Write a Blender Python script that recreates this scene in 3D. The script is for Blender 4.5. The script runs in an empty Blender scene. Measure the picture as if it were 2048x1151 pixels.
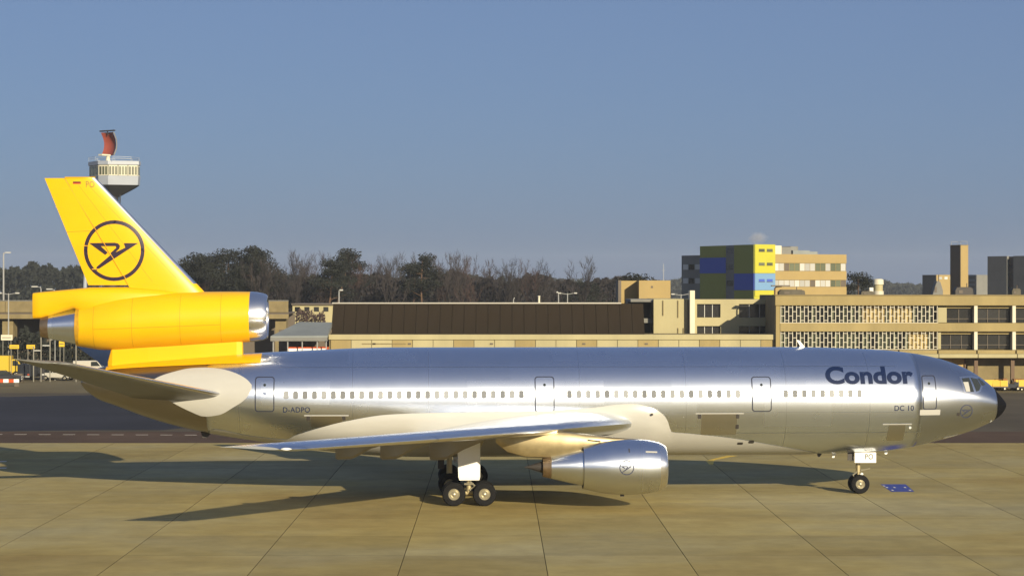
import bpy, bmesh, math, random
from mathutils import Vector, Matrix, Euler

R = math.radians
scene = bpy.context.scene
col = scene.collection
random.seed(11)

# ------------------------------------------------------------------ camera
FPX, CAMH, YH = 4300.0, 11.67, 568.0        # focal length and horizon measured on the 2048 px photograph
cam_d = bpy.data.cameras.new('camera')
cam_d.sensor_width = 36.0
cam_d.lens = 36.0 * FPX / 2048.0
cam_d.shift_y = -(575.5 - YH) / 2048.0
cam_d.clip_start = 0.5
cam_d.clip_end = 30000.0
cam = bpy.data.objects.new('camera', cam_d)
col.objects.link(cam)
cam.location = (0, 0, CAMH)
cam.rotation_euler = (R(90), 0, 0)
scene.camera = cam

# ------------------------------------------------------------------ sky and sun
SUN_EL = 17.7
SUN_DIR = Vector((0.451, -0.892, 0)).normalized() * math.cos(R(SUN_EL))
SUN_DIR.z = math.sin(R(SUN_EL))             # from the ground towards the sun
world = bpy.data.worlds.new('World')
scene.world = world
world.use_nodes = True
wn, wl = world.node_tree.nodes, world.node_tree.links
wn.clear()
w_out = wn.new('ShaderNodeOutputWorld')
w_bg = wn.new('ShaderNodeBackground')
w_bg.inputs['Strength'].default_value = 0.050
w_sky = wn.new('ShaderNodeTexSky')
w_sky.sky_type = 'NISHITA'
w_sky.sun_disc = False
w_sky.sun_elevation = R(SUN_EL)
w_sky.sun_rotation = math.atan2(SUN_DIR.x, SUN_DIR.y)
w_sky.air_density = 0.8
w_sky.dust_density = 1.3
w_sky.ozone_density = 5.0
w_add = wn.new('ShaderNodeVectorMath')        # dims the sky, then adds even blue to lift dome and metal reflections
w_add.operation = 'MULTIPLY_ADD'
w_add.inputs[1].default_value = (0.5, 0.5, 0.5)
w_add.inputs[2].default_value = (1.5, 2.0, 3.4)
wl.new(w_sky.outputs[0], w_add.inputs[0])
wl.new(w_add.outputs[0], w_bg.inputs['Color'])
wl.new(w_bg.outputs[0], w_out.inputs['Surface'])

sun_d = bpy.data.lights.new('sun', 'SUN')
sun_d.energy = 5.0
sun_d.angle = R(0.53)
sun_d.color = (1.0, 0.86, 0.60)
sun = bpy.data.objects.new('sun', sun_d)
col.objects.link(sun)
sun.rotation_euler = SUN_DIR.to_track_quat('Z', 'Y').to_euler()
sun.location = SUN_DIR * 300

scene.view_settings.view_transform = 'Standard'
scene.view_settings.look = 'None'
scene.view_settings.exposure = 0.5
scene.view_settings.gamma = 1.0
scene.view_settings.use_curve_mapping = False

# ------------------------------------------------------------------ helpers
def tag(o, label=None, cat=None, group=None, kind=None):
    if label: o['label'] = label
    if cat: o['category'] = cat
    if group: o['group'] = group
    if kind: o['kind'] = kind
    return o

def thing(name, label, cat, loc=(0, 0, 0), rotz=0.0, group=None):
    o = bpy.data.objects.new(name, None)
    col.objects.link(o)
    o.empty_display_size = 0.3
    o.location = loc
    o.rotation_euler = (0, 0, rotz)
    return tag(o, label, cat, group)

def copy_tree(o, parent=None):
    c = o.copy()
    col.objects.link(c)
    c.parent = parent
    for ch in list(o.children):
        copy_tree(ch, c)
    return c

def WX(x, Y): return (x - 1024.0) / FPX * Y
def WZ(y, Y): return CAMH - (y - YH) / FPX * Y

class MB:
    """collects verts and faces of one mesh object"""
    def __init__(self): self.v, self.f, self.m = [], [], []
    def add(self, vs, fs, mi=0):
        o = len(self.v)
        self.v += [tuple(p) for p in vs]
        self.f += [tuple(i + o for i in q) for q in fs]
        self.m += [mi] * len(fs)
        return self
    def box(self, x0, x1, y0, y1, z0, z1, mi=0):
        return self.add([(x0, y0, z0), (x1, y0, z0), (x1, y1, z0), (x0, y1, z0),
                         (x0, y0, z1), (x1, y0, z1), (x1, y1, z1), (x0, y1, z1)],
                        [(0, 3, 2, 1), (4, 5, 6, 7), (0, 1, 5, 4), (1, 2, 6, 5), (2, 3, 7, 6), (3, 0, 4, 7)], mi)
    def loft(self, rings, cap=True, mi=0, closed=True):
        n = len(rings[0]); o = []
        vs = [p for r in rings for p in r]; fs = []
        for i in range(len(rings) - 1):
            for j in range(n if closed else n - 1):
                k = (j + 1) % n
                fs.append((i * n + j, i * n + k, (i + 1) * n + k, (i + 1) * n + j))
        if cap and closed:
            fs.append(tuple(reversed(range(n))))
            b = (len(rings) - 1) * n
            fs.append(tuple(range(b, b + n)))
        return self.add(vs, fs, mi)
    def tube(self, pts, rad, n=6, cap=True, mi=0):
        rings = []
        pts = [Vector(p) for p in pts]
        for i, p in enumerate(pts):
            d = (pts[min(i + 1, len(pts) - 1)] - pts[max(i - 1, 0)]).normalized()
            a = d.orthogonal().normalized() if i == 0 else (a - d * a.dot(d)).normalized()
            b = d.cross(a)
            r = rad[i] if isinstance(rad, (list, tuple)) else rad
            rings.append([p + (a * math.cos(2 * math.pi * k / n) + b * math.sin(2 * math.pi * k / n)) * r for k in range(n)])
        return self.loft(rings, cap, mi)
    def lathe_x(self, prof, n=32, cy=0.0, cz=0.0, cap=False, mi=0):
        """profile of (x, r) turned round an axis parallel to x"""
        rings = [[(x, cy + r * math.cos(2 * math.pi * k / n), cz + r * math.sin(2 * math.pi * k / n)) for k in range(n)] for x, r in prof]
        return self.loft(rings, cap, mi)
    def prism(self, poly, y0, y1, mi=0):
        """polygon in x,z pulled from y0 to y1"""
        n = len(poly)
        vs = [(x, y0, z) for x, z in poly] + [(x, y1, z) for x, z in poly]
        fs = [tuple(range(n)), tuple(reversed(range(n, 2 * n)))]
        fs += [(i, (i + 1) % n + 0, (i + 1) % n + n, i + n)[::-1] for i in range(n)]
        return self.add(vs, fs, mi)
    def mesh(self, name, mats, smooth=False, bevel=0.0):
        me = bpy.data.meshes.new(name)
        me.from_pydata(self.v, [], self.f)
        bm = bmesh.new(); bm.from_mesh(me)
        bmesh.ops.recalc_face_normals(bm, faces=bm.faces)
        if bevel:
            ed = [e for e in bm.edges if len(e.link_faces) == 2 and e.calc_face_angle(0) > 0.6]
            bmesh.ops.bevel(bm, geom=ed, offset=bevel, segments=1, affect='EDGES', clamp_overlap=True)
        bm.to_mesh(me); bm.free()
        mats = mats if isinstance(mats, (list, tuple)) else [mats]
        for m in mats: me.materials.append(m)
        if len(mats) > 1 and not bevel:
            me.polygons.foreach_set('material_index', self.m)
        if smooth:
            me.polygons.foreach_set('use_smooth', [True] * len(me.polygons))
            if smooth != 'all':
                me.set_sharp_from_angle(angle=R(38))
        return me
    def build(self, name, mats, parent=None, smooth=False, bevel=0.0):
        return place(name, self.mesh(name, mats, smooth, bevel), parent)

def place(name, me, parent=None, loc=(0, 0, 0), rot=(0, 0, 0), scale=(1, 1, 1)):
    o = bpy.data.objects.new(name, me)
    col.objects.link(o)
    o.parent = parent
    o.location = loc; o.rotation_euler = rot; o.scale = scale
    return o

# ------------------------------------------------------------------ materials
def mat(name, base, rough=0.6, metal=0.0, vary=0.0, vscale=1.0, bump=0.0, bscale=20.0, spec=0.5, coat=0.0, stretch=None, base2=None, rvary=0.0, rnd=0.0):
    m = bpy.data.materials.new(name)
    m.use_nodes = True
    n, l = m.node_tree.nodes, m.node_tree.links
    b = n['Principled BSDF']
    b.inputs['Base Color'].default_value = (*base, 1)
    b.inputs['Roughness'].default_value = rough
    b.inputs['Metallic'].default_value = metal
    b.inputs['Specular IOR Level'].default_value = spec
    b.inputs['Coat Weight'].default_value = coat
    b.inputs['Coat Roughness'].default_value = 0.08
    if vary or bump or base2 or rvary:
        tc = n.new('ShaderNodeTexCoord')
        src = tc.outputs['Object']
        if stretch:
            mp = n.new('ShaderNodeMapping'); mp.inputs['Scale'].default_value = stretch
            l.new(src, mp.inputs[0]); src = mp.outputs[0]
    cur = None
    if vary or base2:
        t = n.new('ShaderNodeTexNoise'); t.inputs['Scale'].default_value = vscale; t.inputs['Detail'].default_value = 6; t.inputs['Roughness'].default_value = 0.62
        l.new(src, t.inputs['Vector'])
        r = n.new('ShaderNodeValToRGB')
        r.color_ramp.elements[0].position, r.color_ramp.elements[1].position = 0.32, 0.68
        c2 = base2 if base2 else tuple(min(1, c * (1 + vary)) for c in base)
        c1 = base if base2 else tuple(c * (1 - vary) for c in base)
        r.color_ramp.elements[0].color = (*c1, 1); r.color_ramp.elements[1].color = (*c2, 1)
        l.new(t.outputs[0], r.inputs[0])
        cur = r.outputs[0]
        l.new(cur, b.inputs['Base Color'])
        if rvary:
            mr = n.new('ShaderNodeMapRange'); mr.inputs['To Min'].default_value = rough - rvary; mr.inputs['To Max'].default_value = rough + rvary
            l.new(t.outputs[0], mr.inputs[0]); l.new(mr.outputs[0], b.inputs['Roughness'])
    if rnd:
        oi = n.new('ShaderNodeObjectInfo')
        hs = n.new('ShaderNodeHueSaturation')
        mr = n.new('ShaderNodeMapRange'); mr.inputs['To Min'].default_value = 1 - rnd; mr.inputs['To Max'].default_value = 1 + rnd
        l.new(oi.outputs['Random'], mr.inputs[0]); l.new(mr.outputs[0], hs.inputs['Value'])
        if cur: l.new(cur, hs.inputs['Color'])
        else: hs.inputs['Color'].default_value = (*base, 1)
        l.new(hs.outputs[0], b.inputs['Base Color'])
    if bump:
        t2 = n.new('ShaderNodeTexNoise'); t2.inputs['Scale'].default_value = bscale; t2.inputs['Detail'].default_value = 4
        l.new(src, t2.inputs['Vector'])
        bp = n.new('ShaderNodeBump'); bp.inputs['Strength'].default_value = bump; bp.inputs['Distance'].default_value = 0.05
        l.new(t2.outputs[0], bp.inputs['Height']); l.new(bp.outputs[0], b.inputs['Normal'])
    return m

M = {}
M['dark_gap'] = mat('joint_filler', (0.06, 0.05, 0.03), 0.95, spec=0.1)
M['grass'] = mat('winter_grass', (0.10, 0.095, 0.045), 0.95, vary=0.3, vscale=0.05)
M['yellow'] = mat('yellow_paint', (0.72, 0.405, 0.002), 0.32, vary=0.06, vscale=0.5, spec=0.4, stretch=(0.3, 1, 1))
M['cream'] = mat('cream_paint', (0.42, 0.415, 0.39), 0.30, vary=0.05, vscale=0.8, stretch=(0.3, 1, 1))
M['navy'] = mat('navy_paint', (0.004, 0.013, 0.055), 0.5, spec=0.2)
M['logo'] = mat('logo_blue_black', (0.022, 0.012, 0.03), 0.4)
M['gasket'] = mat('door_gasket', (0.02, 0.024, 0.045), 0.6, spec=0.2)
M['glass_cabin'] = mat('cabin_glass', (0.25, 0.26, 0.27), 0.12, rnd=0.35)
M['glass_dark'] = mat('dark_glass', (0.03, 0.035, 0.035), 0.08)
M['radome'] = mat('black_radome', (0.006, 0.006, 0.008), 0.7, spec=0.06)
M['tyre'] = mat('tyre_rubber', (0.010, 0.010, 0.011), 0.85, spec=0.15)
M['rim'] = mat('wheel_rim', (0.42, 0.39, 0.30), 0.35, 0.6)
M['white_paint'] = mat('white_paint', (0.80, 0.80, 0.78), 0.35)
M['strut'] = mat('gear_strut', (0.45, 0.38, 0.22), 0.4, 0.5)
M['nozzle'] = mat('burnt_nozzle', (0.30, 0.22, 0.14), 0.38, 0.9, vary=0.25, vscale=2)
M['soot'] = mat('soot_dark', (0.035, 0.03, 0.028), 0.6)
M['german_red'] = mat('flag_red', (0.45, 0.02, 0.01), 0.4)
M['black'] = mat('flag_black', (0.012, 0.012, 0.014), 0.4)
M['gold'] = mat('flag_gold', (0.85, 0.42, 0.01), 0.4)
M['olive_text'] = mat('registration_olive', (0.22, 0.15, 0.02), 0.4)

def metal_mat(name, base, rough, axis_z=5.18):
    """bare aluminium skin: sheets a little different from one another, fine brushed waviness, seams between sheets"""
    m = mat(name, base, rough, 1.0)
    n, l = m.node_tree.nodes, m.node_tree.links
    b = n['Principled BSDF']
    tc = n.new('ShaderNodeTexCoord')
    sx = n.new('ShaderNodeSeparateXYZ'); l.new(tc.outputs['Object'], sx.inputs[0])
    def mth(op, a_, b_=None):
        q = n.new('ShaderNodeMath'); q.operation = op
        for i_, v in enumerate((a_, b_)):
            if v is None: continue
            if isinstance(v, (int, float)): q.inputs[i_].default_value = v
            else: l.new(v, q.inputs[i_])
        return q.outputs[0]
    ang = mth('ARCTAN2', mth('SUBTRACT', sx.outputs[2], axis_z), mth('ABSOLUTE', sx.outputs[1]))
    row = mth('FLOOR', mth('MULTIPLY', ang, 2.3))
    cell = mth('FLOOR', mth('ADD', mth('MULTIPLY', sx.outputs[0], 0.27), mth('MULTIPLY', row, 0.37)))
    cb = n.new('ShaderNodeCombineXYZ'); l.new(cell, cb.inputs[0]); l.new(row, cb.inputs[1])
    bw = n.new('ShaderNodeTexWhiteNoise'); bw.noise_dimensions = '2D'; l.new(cb.outputs[0], bw.inputs['Vector'])
    no = n.new('ShaderNodeTexNoise'); no.inputs['Scale'].default_value = 0.9; no.inputs['Detail'].default_value = 5
    l.new(tc.outputs['Object'], no.inputs['Vector'])
    ad = n.new('ShaderNodeMath'); ad.operation = 'ADD'
    l.new(bw.outputs[0], ad.inputs[0]); l.new(no.outputs[0], ad.inputs[1])
    r1 = n.new('ShaderNodeMapRange'); r1.inputs['From Max'].default_value = 2.0
    r1.inputs['To Min'].default_value = rough - 0.03; r1.inputs['To Max'].default_value = rough + 0.05
    l.new(ad.outputs[0], r1.inputs[0]); l.new(r1.outputs[0], b.inputs['Roughness'])
    r2 = n.new('ShaderNodeMapRange'); r2.inputs['From Max'].default_value = 2.0
    r2.inputs['To Min'].default_value = 0.90; r2.inputs['To Max'].default_value = 1.06
    l.new(ad.outputs[0], r2.inputs[0])
    mx = n.new('ShaderNodeVectorMath'); mx.operation = 'SCALE'
    mx.inputs[0].default_value = base
    l.new(r2.outputs[0], mx.inputs['Scale'])
    l.new(mx.outputs[0], b.inputs['Base Color'])
    # shallow oil-canning of the sheets
    n2 = n.new('ShaderNodeTexNoise'); n2.inputs['Scale'].default_value = 1.3; n2.inputs['Detail'].default_value = 2
    mp2 = n.new('ShaderNodeMapping'); mp2.inputs['Scale'].default_value = (0.35, 1, 1)
    l.new(tc.outputs['Object'], mp2.inputs[0]); l.new(mp2.outputs[0], n2.inputs['Vector'])
    bp = n.new('ShaderNodeBump'); bp.inputs['Strength'].default_value = 0.06; bp.inputs['Distance'].default_value = 0.05
    l.new(n2.outputs[0], bp.inputs['Height'])
    l.new(bp.outputs[0], b.inputs['Normal'])
    # rolled sheet: scatters more along the length than round the girth
    b.inputs['Anisotropic'].default_value = 0.80
    vt = n.new('ShaderNodeVectorTransform'); vt.convert_from = 'OBJECT'; vt.convert_to = 'WORLD'; vt.vector_type = 'VECTOR'
    vt.inputs[0].default_value = (1, 0, 0)
    l.new(vt.outputs[0], b.inputs['Tangent'])
    # the haze of fine scratches round the mirror core
    b2 = n.new('ShaderNodeBsdfPrincipled')
    b2.inputs['Metallic'].default_value = 1.0; b2.inputs['Roughness'].default_value = 0.42
    l.new(mx.outputs[0], b2.inputs['Base Color']); l.new(bp.outputs[0], b2.inputs['Normal'])
    ms = n.new('ShaderNodeMixShader'); ms.inputs[0].default_value = 0.20
    l.new(b.outputs[0], ms.inputs[1]); l.new(b2.outputs[0], ms.inputs[2])
    l.new(ms.outputs[0], n['Material Output'].inputs['Surface'])
    return m
M['alu'] = metal_mat('bare_aluminium', (0.72, 0.77, 0.86), 0.25)
M['alu_nose'] = metal_mat('nose_aluminium', (0.56, 0.59, 0.65), 0.26)
M['alu_tail'] = metal_mat('sooty_tail_metal', (0.33, 0.30, 0.26), 0.34)
M['alu_lip'] = metal_mat('polished_lip', (0.86, 0.86, 0.87), 0.2)

# ------------------------------------------------------------------ ground
def sheet(name, x0, x1, y0, y1, z, m, kind='structure', label=None):
    o = MB().add([(x0, y0, z), (x1, y0, z), (x1, y1, z), (x0, y1, z)], [(0, 1, 2, 3)]).build(name, m)
    return tag(o, label, None, None, kind)

def concrete_mat(name, c1, c2, c3, rnd=0.10):
    m = mat(name, c1, 0.9, spec=0.12)
    n, l = m.node_tree.nodes, m.node_tree.links
    b = n['Principled BSDF']
    g = n.new('ShaderNodeNewGeometry')
    mp = n.new('ShaderNodeMapping'); mp.inputs['Scale'].default_value = (0.035, 0.05, 1)
    l.new(g.outputs['Position'], mp.inputs[0])
    t = n.new('ShaderNodeTexNoise'); t.inputs['Scale'].default_value = 1.0; t.inputs['Detail'].default_value = 7; t.inputs['Roughness'].default_value = 0.6
    l.new(mp.outputs[0], t.inputs['Vector'])
    r = n.new('ShaderNodeValToRGB')
    r.color_ramp.elements[0].position = 0.34; r.color_ramp.elements[0].color = (*c3, 1)
    r.color_ramp.elements[1].position = 0.62; r.color_ramp.elements[1].color = (*c1, 1)
    e = r.color_ramp.elements.new(0.47); e.color = (*c2, 1)
    l.new(t.outputs[0], r.inputs[0])
    # fine blotches and speckle
    t2 = n.new('ShaderNodeTexNoise'); t2.inputs['Scale'].default_value = 0.55; t2.inputs['Detail'].default_value = 9; t2.inputs['Roughness'].default_value = 0.7
    l.new(g.outputs['Position'], t2.inputs['Vector'])
    mr = n.new('ShaderNodeMapRange'); mr.inputs['From Min'].default_value = 0.3; mr.inputs['From Max'].default_value = 0.7
    mr.inputs['To Min'].default_value = 0.82; mr.inputs['To Max'].default_value = 1.14
    l.new(t2.outputs[0], mr.inputs[0])
    hs = n.new('ShaderNodeHueSaturation')
    l.new(r.outputs[0], hs.inputs['Color'])
    oi = n.new('ShaderNodeObjectInfo')
    m2 = n.new('ShaderNodeMapRange'); m2.inputs['To Min'].default_value = 1 - rnd; m2.inputs['To Max'].default_value = 1 + rnd
    l.new(oi.outputs['Random'], m2.inputs[0])
    mu = n.new('ShaderNodeMath'); mu.operation = 'MULTIPLY'
    l.new(mr.outputs[0], mu.inputs[0]); l.new(m2.outputs[0], mu.inputs[1]); l.new(mu.outputs[0], hs.inputs['Value'])
    # tyre and oil streaks running along the taxi direction
    mp3 = n.new('ShaderNodeMapping'); mp3.inputs['Scale'].default_value = (0.02, 0.22, 1); mp3.inputs['Location'].default_value = (3.1, 0.4, 0)
    l.new(g.outputs['Position'], mp3.inputs[0])
    t3 = n.new('ShaderNodeTexNoise'); t3.inputs['Scale'].default_value = 1.0; t3.inputs['Detail'].default_value = 5
    l.new(mp3.outputs[0], t3.inputs['Vector'])
    r3 = n.new('ShaderNodeValToRGB'); r3.color_ramp.elements[0].position = 0.53; r3.color_ramp.elements[1].position = 0.72
    r3.color_ramp.elements[0].color = (0, 0, 0, 1); r3.color_ramp.elements[1].color = (0.22, 0.22, 0.22, 1)
    l.new(t3.outputs[0], r3.inputs[0])
    mx = n.new('ShaderNodeMix'); mx.data_type = 'RGBA'
    l.new(r3.outputs[0], mx.inputs['Factor']); l.new(hs.outputs[0], mx.inputs['A'])
    mx.inputs['B'].default_value = (0.12, 0.085, 0.05, 1)
    l.new(mx.outputs['Result'], b.inputs['Base Color'])
    bp = n.new('ShaderNodeBump'); bp.inputs['Strength'].default_value = 0.25; bp.inputs['Distance'].default_value = 0.02
    t4 = n.new('ShaderNodeTexNoise'); t4.inputs['Scale'].default_value = 14; t4.inputs['Detail'].default_value = 5
    l.new(g.outputs['Position'], t4.inputs['Vector']); l.new(t4.outputs[0], bp.inputs['Height']); l.new(bp.outputs[0], b.inputs['Normal'])
    return m
M['slab'] = concrete_mat('apron_concrete', (0.34, 0.30, 0.165), (0.335, 0.272, 0.11), (0.28, 0.21, 0.075))
M['asphalt'] = mat('taxiway_asphalt', (0.090, 0.076, 0.055), 0.95, spec=0.15, vary=0.25, vscale=0.08, bump=0.3, bscale=6)
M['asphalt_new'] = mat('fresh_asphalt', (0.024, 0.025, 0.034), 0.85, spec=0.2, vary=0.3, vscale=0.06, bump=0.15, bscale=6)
M['asphalt_edge'] = mat('edge_asphalt', (0.085, 0.055, 0.038), 0.95, spec=0.15, vary=0.25, vscale=0.1, bump=0.3, bscale=6)
M['pave'] = mat('apron_far_concrete', (0.15, 0.125, 0.07), 0.95, spec=0.15, vary=0.2, vscale=0.07)
M['road_white'] = mat('road_white', (0.75, 0.72, 0.66), 0.7, vary=0.1, vscale=3)
M['road_yellow'] = mat('road_yellow', (0.62, 0.42, 0.04), 0.7, vary=0.35, vscale=1.5)
M['road_blue'] = mat('road_blue', (0.03, 0.05, 0.30), 0.6, vary=0.2, vscale=2)

# one sheet to the horizon, a hand's breadth below the slabs
g = MB()
rr = [60, 200, 500, 1200, 2380]
rings = [[(r * math.cos(2 * math.pi * k / 48), 300 + r * math.sin(2 * math.pi * k / 48), -0.30) for k in range(48)] for r in rr]
g.loft(rings, cap=False)
g.f.append(tuple(range(48))); g.m.append(0)
tag(g.build('ground', M['grass']), kind='structure')

tag(MB().box(-140, 140, 78, 158.3, -0.29, -0.055).build('joint_bed', M['dark_gap']), kind='structure')
apron = thing('apron', None, None, (0, 0, 0)); apron['kind'] = 'structure'
PITCH, SKEW, LEN = 6.03, -0.0074, 7.3
_sb = MB().box(-PITCH / 2 + 0.015, PITCH / 2 - 0.015, -LEN / 2 + 0.012, LEN / 2 - 0.012, -0.05, 0.0)
_sb.m = [1, 0, 1, 1, 1, 1]                   # concrete face, tarred joint sides
slab_me = _sb.mesh('slab', [M['slab'], M['dark_gap']])
for k in range(-4, 12):
    for j in range(11):
        yc = 78.0 + LEN * (j + 0.5)
        xc = -22.81 + PITCH * (k + 0.5) + SKEW * (yc - 104.1)
        place('slab', slab_me, apron, (xc, yc, random.uniform(-0.004, 0.0)), (0, 0, -SKEW))
# the same apron outside the picture, as far as the polished skin mirrors it
tag(MB().add([(-400, -500, -0.006), (400, -500, -0.006), (400, 77.9, -0.006), (-400, 77.9, -0.006)], [(0, 1, 2, 3)]).build('apron_near', M['slab']), kind='structure')
for sx in (-1, 1):
    x0, x1 = (-400, -47.3) if sx < 0 else (50.0, 400)
    sheet('apron_side', x0, x1, 77.95, 158.2, -0.008, M['slab'])
sheet('edge_strip', -400, 400, 158.25, 171.0, -0.03, M['asphalt_edge'])
sheet('taxiway', -400, 400, 170.9, 231.5, -0.026, M['asphalt'])
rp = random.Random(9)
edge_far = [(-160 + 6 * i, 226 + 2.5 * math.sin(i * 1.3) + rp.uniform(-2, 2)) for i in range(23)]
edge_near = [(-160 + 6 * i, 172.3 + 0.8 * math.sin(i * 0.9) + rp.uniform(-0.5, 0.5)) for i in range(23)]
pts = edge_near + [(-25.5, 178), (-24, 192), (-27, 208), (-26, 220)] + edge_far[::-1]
tag(MB().add([(x, y, -0.021) for x, y in pts], [tuple(range(len(pts)))]).build('asphalt_patch', M['asphalt_new']), kind='structure')  # darker blue-black area on the left of the taxiway, wavy edges
sheet('far_apron', -400, 400, 231.4, 330.0, -0.022, M['pave'])
# dashes of the service road, each one painted
strip_me = MB().box(-0.47, 0.47, -0.07, 0.07, -0.0245, -0.0205).mesh('road_dash', M['road_white'])
road = thing('road_marking', None, None, (0, 0, 0)); road['kind'] = 'structure'
for k in range(9):
    place('road_dash', strip_me, road, (WX(-10 + 49.0 * k, 167.8) + 0.1, 167.8 - 0.1 * k, 0))
M['dash_me'] = strip_me
for i, yy in enumerate((922, 935)):
    Yd = FPX * CAMH / (yy - YH)
    place('road_dash', MB().box(-0.9, 0.42, -0.2, 0.2, 0.001, 0.005).mesh('road_dash', M['road_white']), road, (WX(0, Yd), Yd, 0))
# worn yellow lead-in mark and the blue stand mark
ym = MB()
ym.add([(WX(1412, 141.5), 139.0, 0.004), (WX(1426, 139), 139.0, 0.004), (WX(1432, 141.5), 142.6, 0.004), (WX(1414, 141.5), 142.4, 0.004)], [(0, 1, 2, 3)])
ym.add([(WX(1415, 142.5), 142.65, 0.004), (WX(1428, 142.5), 142.65, 0.004), (WX(1475, 147), 146.6, 0.004), (WX(1452, 147), 146.6, 0.004)], [(0, 1, 2, 3)])
o = ym.build('taxi_marking', M['road_yellow']); o['kind'] = 'structure'
Yb0, Yb1 = FPX * CAMH / (982.5 - YH), FPX * CAMH / (967.5 - YH)
bmk = thing('stand_marking', None, None, ((WX(1795, 123)), 123.0, 0)); bmk['kind'] = 'structure'
bx, by = WX(1795, 123), 123.0
MB().add([(WX(1783, Yb0) - bx, Yb0 - by, 0.004), (WX(1829, Yb0) - bx, Yb0 - by, 0.004), (WX(1811, Yb1) - bx, Yb1 - by, 0.004), (WX(1761, Yb1) - bx, Yb1 - by, 0.004)], [(0, 1, 2, 3)]).build('blue_field', M['road_blue'], bmk)
for (px, py) in ((1768, 971), (1774, 974), (1789, 974), (1810, 974), (1785, 979.5), (1820, 979.5)):
    Yq = FPX * CAMH / (py - YH); q = WX(px, Yq)
    MB().add([(q - 0.055 * 1 - bx, Yq - 0.25 - by, 0.008), (q + 0.055 - bx, Yq - 0.25 - by, 0.008), (q + 0.055 - bx, Yq + 0.25 - by, 0.008), (q - 0.055 - bx, Yq + 0.25 - by, 0.008)], [(0, 1, 2, 3)]).build('white_mark', M['road_white'], bmk)

# ------------------------------------------------------------------ the airliner
# local frame: x forward from the main gear, -y towards the camera (starboard), z up
plane = thing('airliner', 'bare-metal three-engined wide-body airliner with yellow tail fin and Condor lettering', 'airliner', (-2.57, 119.2, 0), R(3.0))

def pchip(pts):
    xs = [p[0] for p in pts]; n = len(xs); dim = len(pts[0]) - 1
    sl = []
    for d in range(dim):
        ys = [p[d + 1] for p in pts]
        h = [xs[i + 1] - xs[i] for i in range(n - 1)]
        de = [(ys[i + 1] - ys[i]) / h[i] for i in range(n - 1)]
        m = [0.0] * n
        for i in range(1, n - 1):
            if de[i - 1] * de[i] > 0:
                w1, w2 = 2 * h[i] + h[i - 1], h[i] + 2 * h[i - 1]
                m[i] = (w1 + w2) / (w1 / de[i - 1] + w2 / de[i])
        m[0], m[-1] = de[0], de[-1]
        sl.append((ys, h, m))
    def f(x):
        x = min(max(x, xs[0]), xs[-1])
        i = 0
        while i < n - 2 and x > xs[i + 1]: i += 1
        out = []
        for ys, h, m in sl:
            t = (x - xs[i]) / h[i]
            out.append(ys[i] * (1 + 2 * t) * (1 - t) ** 2 + h[i] * m[i] * t * (1 - t) ** 2 + ys[i + 1] * t * t * (3 - 2 * t) + h[i] * m[i + 1] * t * t * (t - 1))
        return out if dim > 1 else out[0]
    return f

FUS_PTS = [  # s, top, bottom, half width
    (-21.12, 6.42, 6.18, 0.12), (-21.0, 6.62, 6.0, 0.38), (-20.78, 6.82, 5.80, 0.70), (-20.18, 7.08, 5.37, 1.12), (-19.06, 7.28, 4.95, 1.60), (-17.64, 7.43, 4.41, 2.02),
    (-15.84, 7.58, 3.87, 2.38), (-14.06, 7.72, 3.47, 2.62), (-12.0, 7.86, 3.12, 2.82), (-10.28, 7.95, 2.86, 2.92),
    (-8.05, 8.05, 2.56, 2.98), (-6.0, 8.14, 2.36, 3.0), (-4.0, 8.18, 2.24, 3.01), (-2.0, 8.18, 2.19, 3.01), (13.0, 8.18, 2.19, 3.01), (18.6, 8.16, 2.20, 3.01),
    (21.0, 8.10, 2.24, 2.99), (23.27, 8.00, 2.34, 2.93), (24.8, 7.84, 2.55, 2.79), (26.36, 7.55, 2.91, 2.53), (27.52, 7.18, 3.21, 2.22),
    (28.32, 6.80, 3.47, 1.92), (29.0, 6.36, 3.74, 1.55), (29.48, 5.98, 3.96, 1.22), (29.80, 5.66, 4.16, 0.93), (30.05, 5.38, 4.36, 0.64), (30.22, 5.18, 4.56, 0.40), (30.34, 5.00, 4.76, 0.16)]
FUS = pchip(FUS_PTS)
def f_l(s, z):
    t, b, w = FUS(s)
    q = (z - (t + b) / 2) / ((t - b) / 2)
    return w * math.sqrt(max(0.0, 1 - q * q))

def ring(s, n=72, off=0.0):
    t, b, w = FUS(s)
    return [(s, (w + off) * math.cos(2 * math.pi * k / n), (t + b) / 2 + ((t - b) / 2 + off) * math.sin(2 * math.pi * k / n)) for k in range(n)]
def stations(a, b, step):
    n = max(2, int(round((b - a) / step)))
    return [a + (b - a) * i / n for i in range(n + 1)]
NOSE_S, RAD_S = 24.86, 29.56
fus = MB().loft([ring(s) for s in stations(-14.1, NOSE_S, 0.4)]).build('fuselage', M['alu'], plane, 'all')
MB().loft([ring(s) for s in stations(-21.12, -14.1, 0.2)]).build('tail_cone', M['alu_tail'], plane, 'all')
MB().loft([ring(s) for s in stations(NOSE_S, RAD_S, 0.14)]).build('nose_section', M['alu_nose'], plane, 'all')
MB().loft([ring(s) for s in stations(RAD_S, 30.34, 0.05)]).build('radome', M['radome'], plane, 'all')

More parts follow.
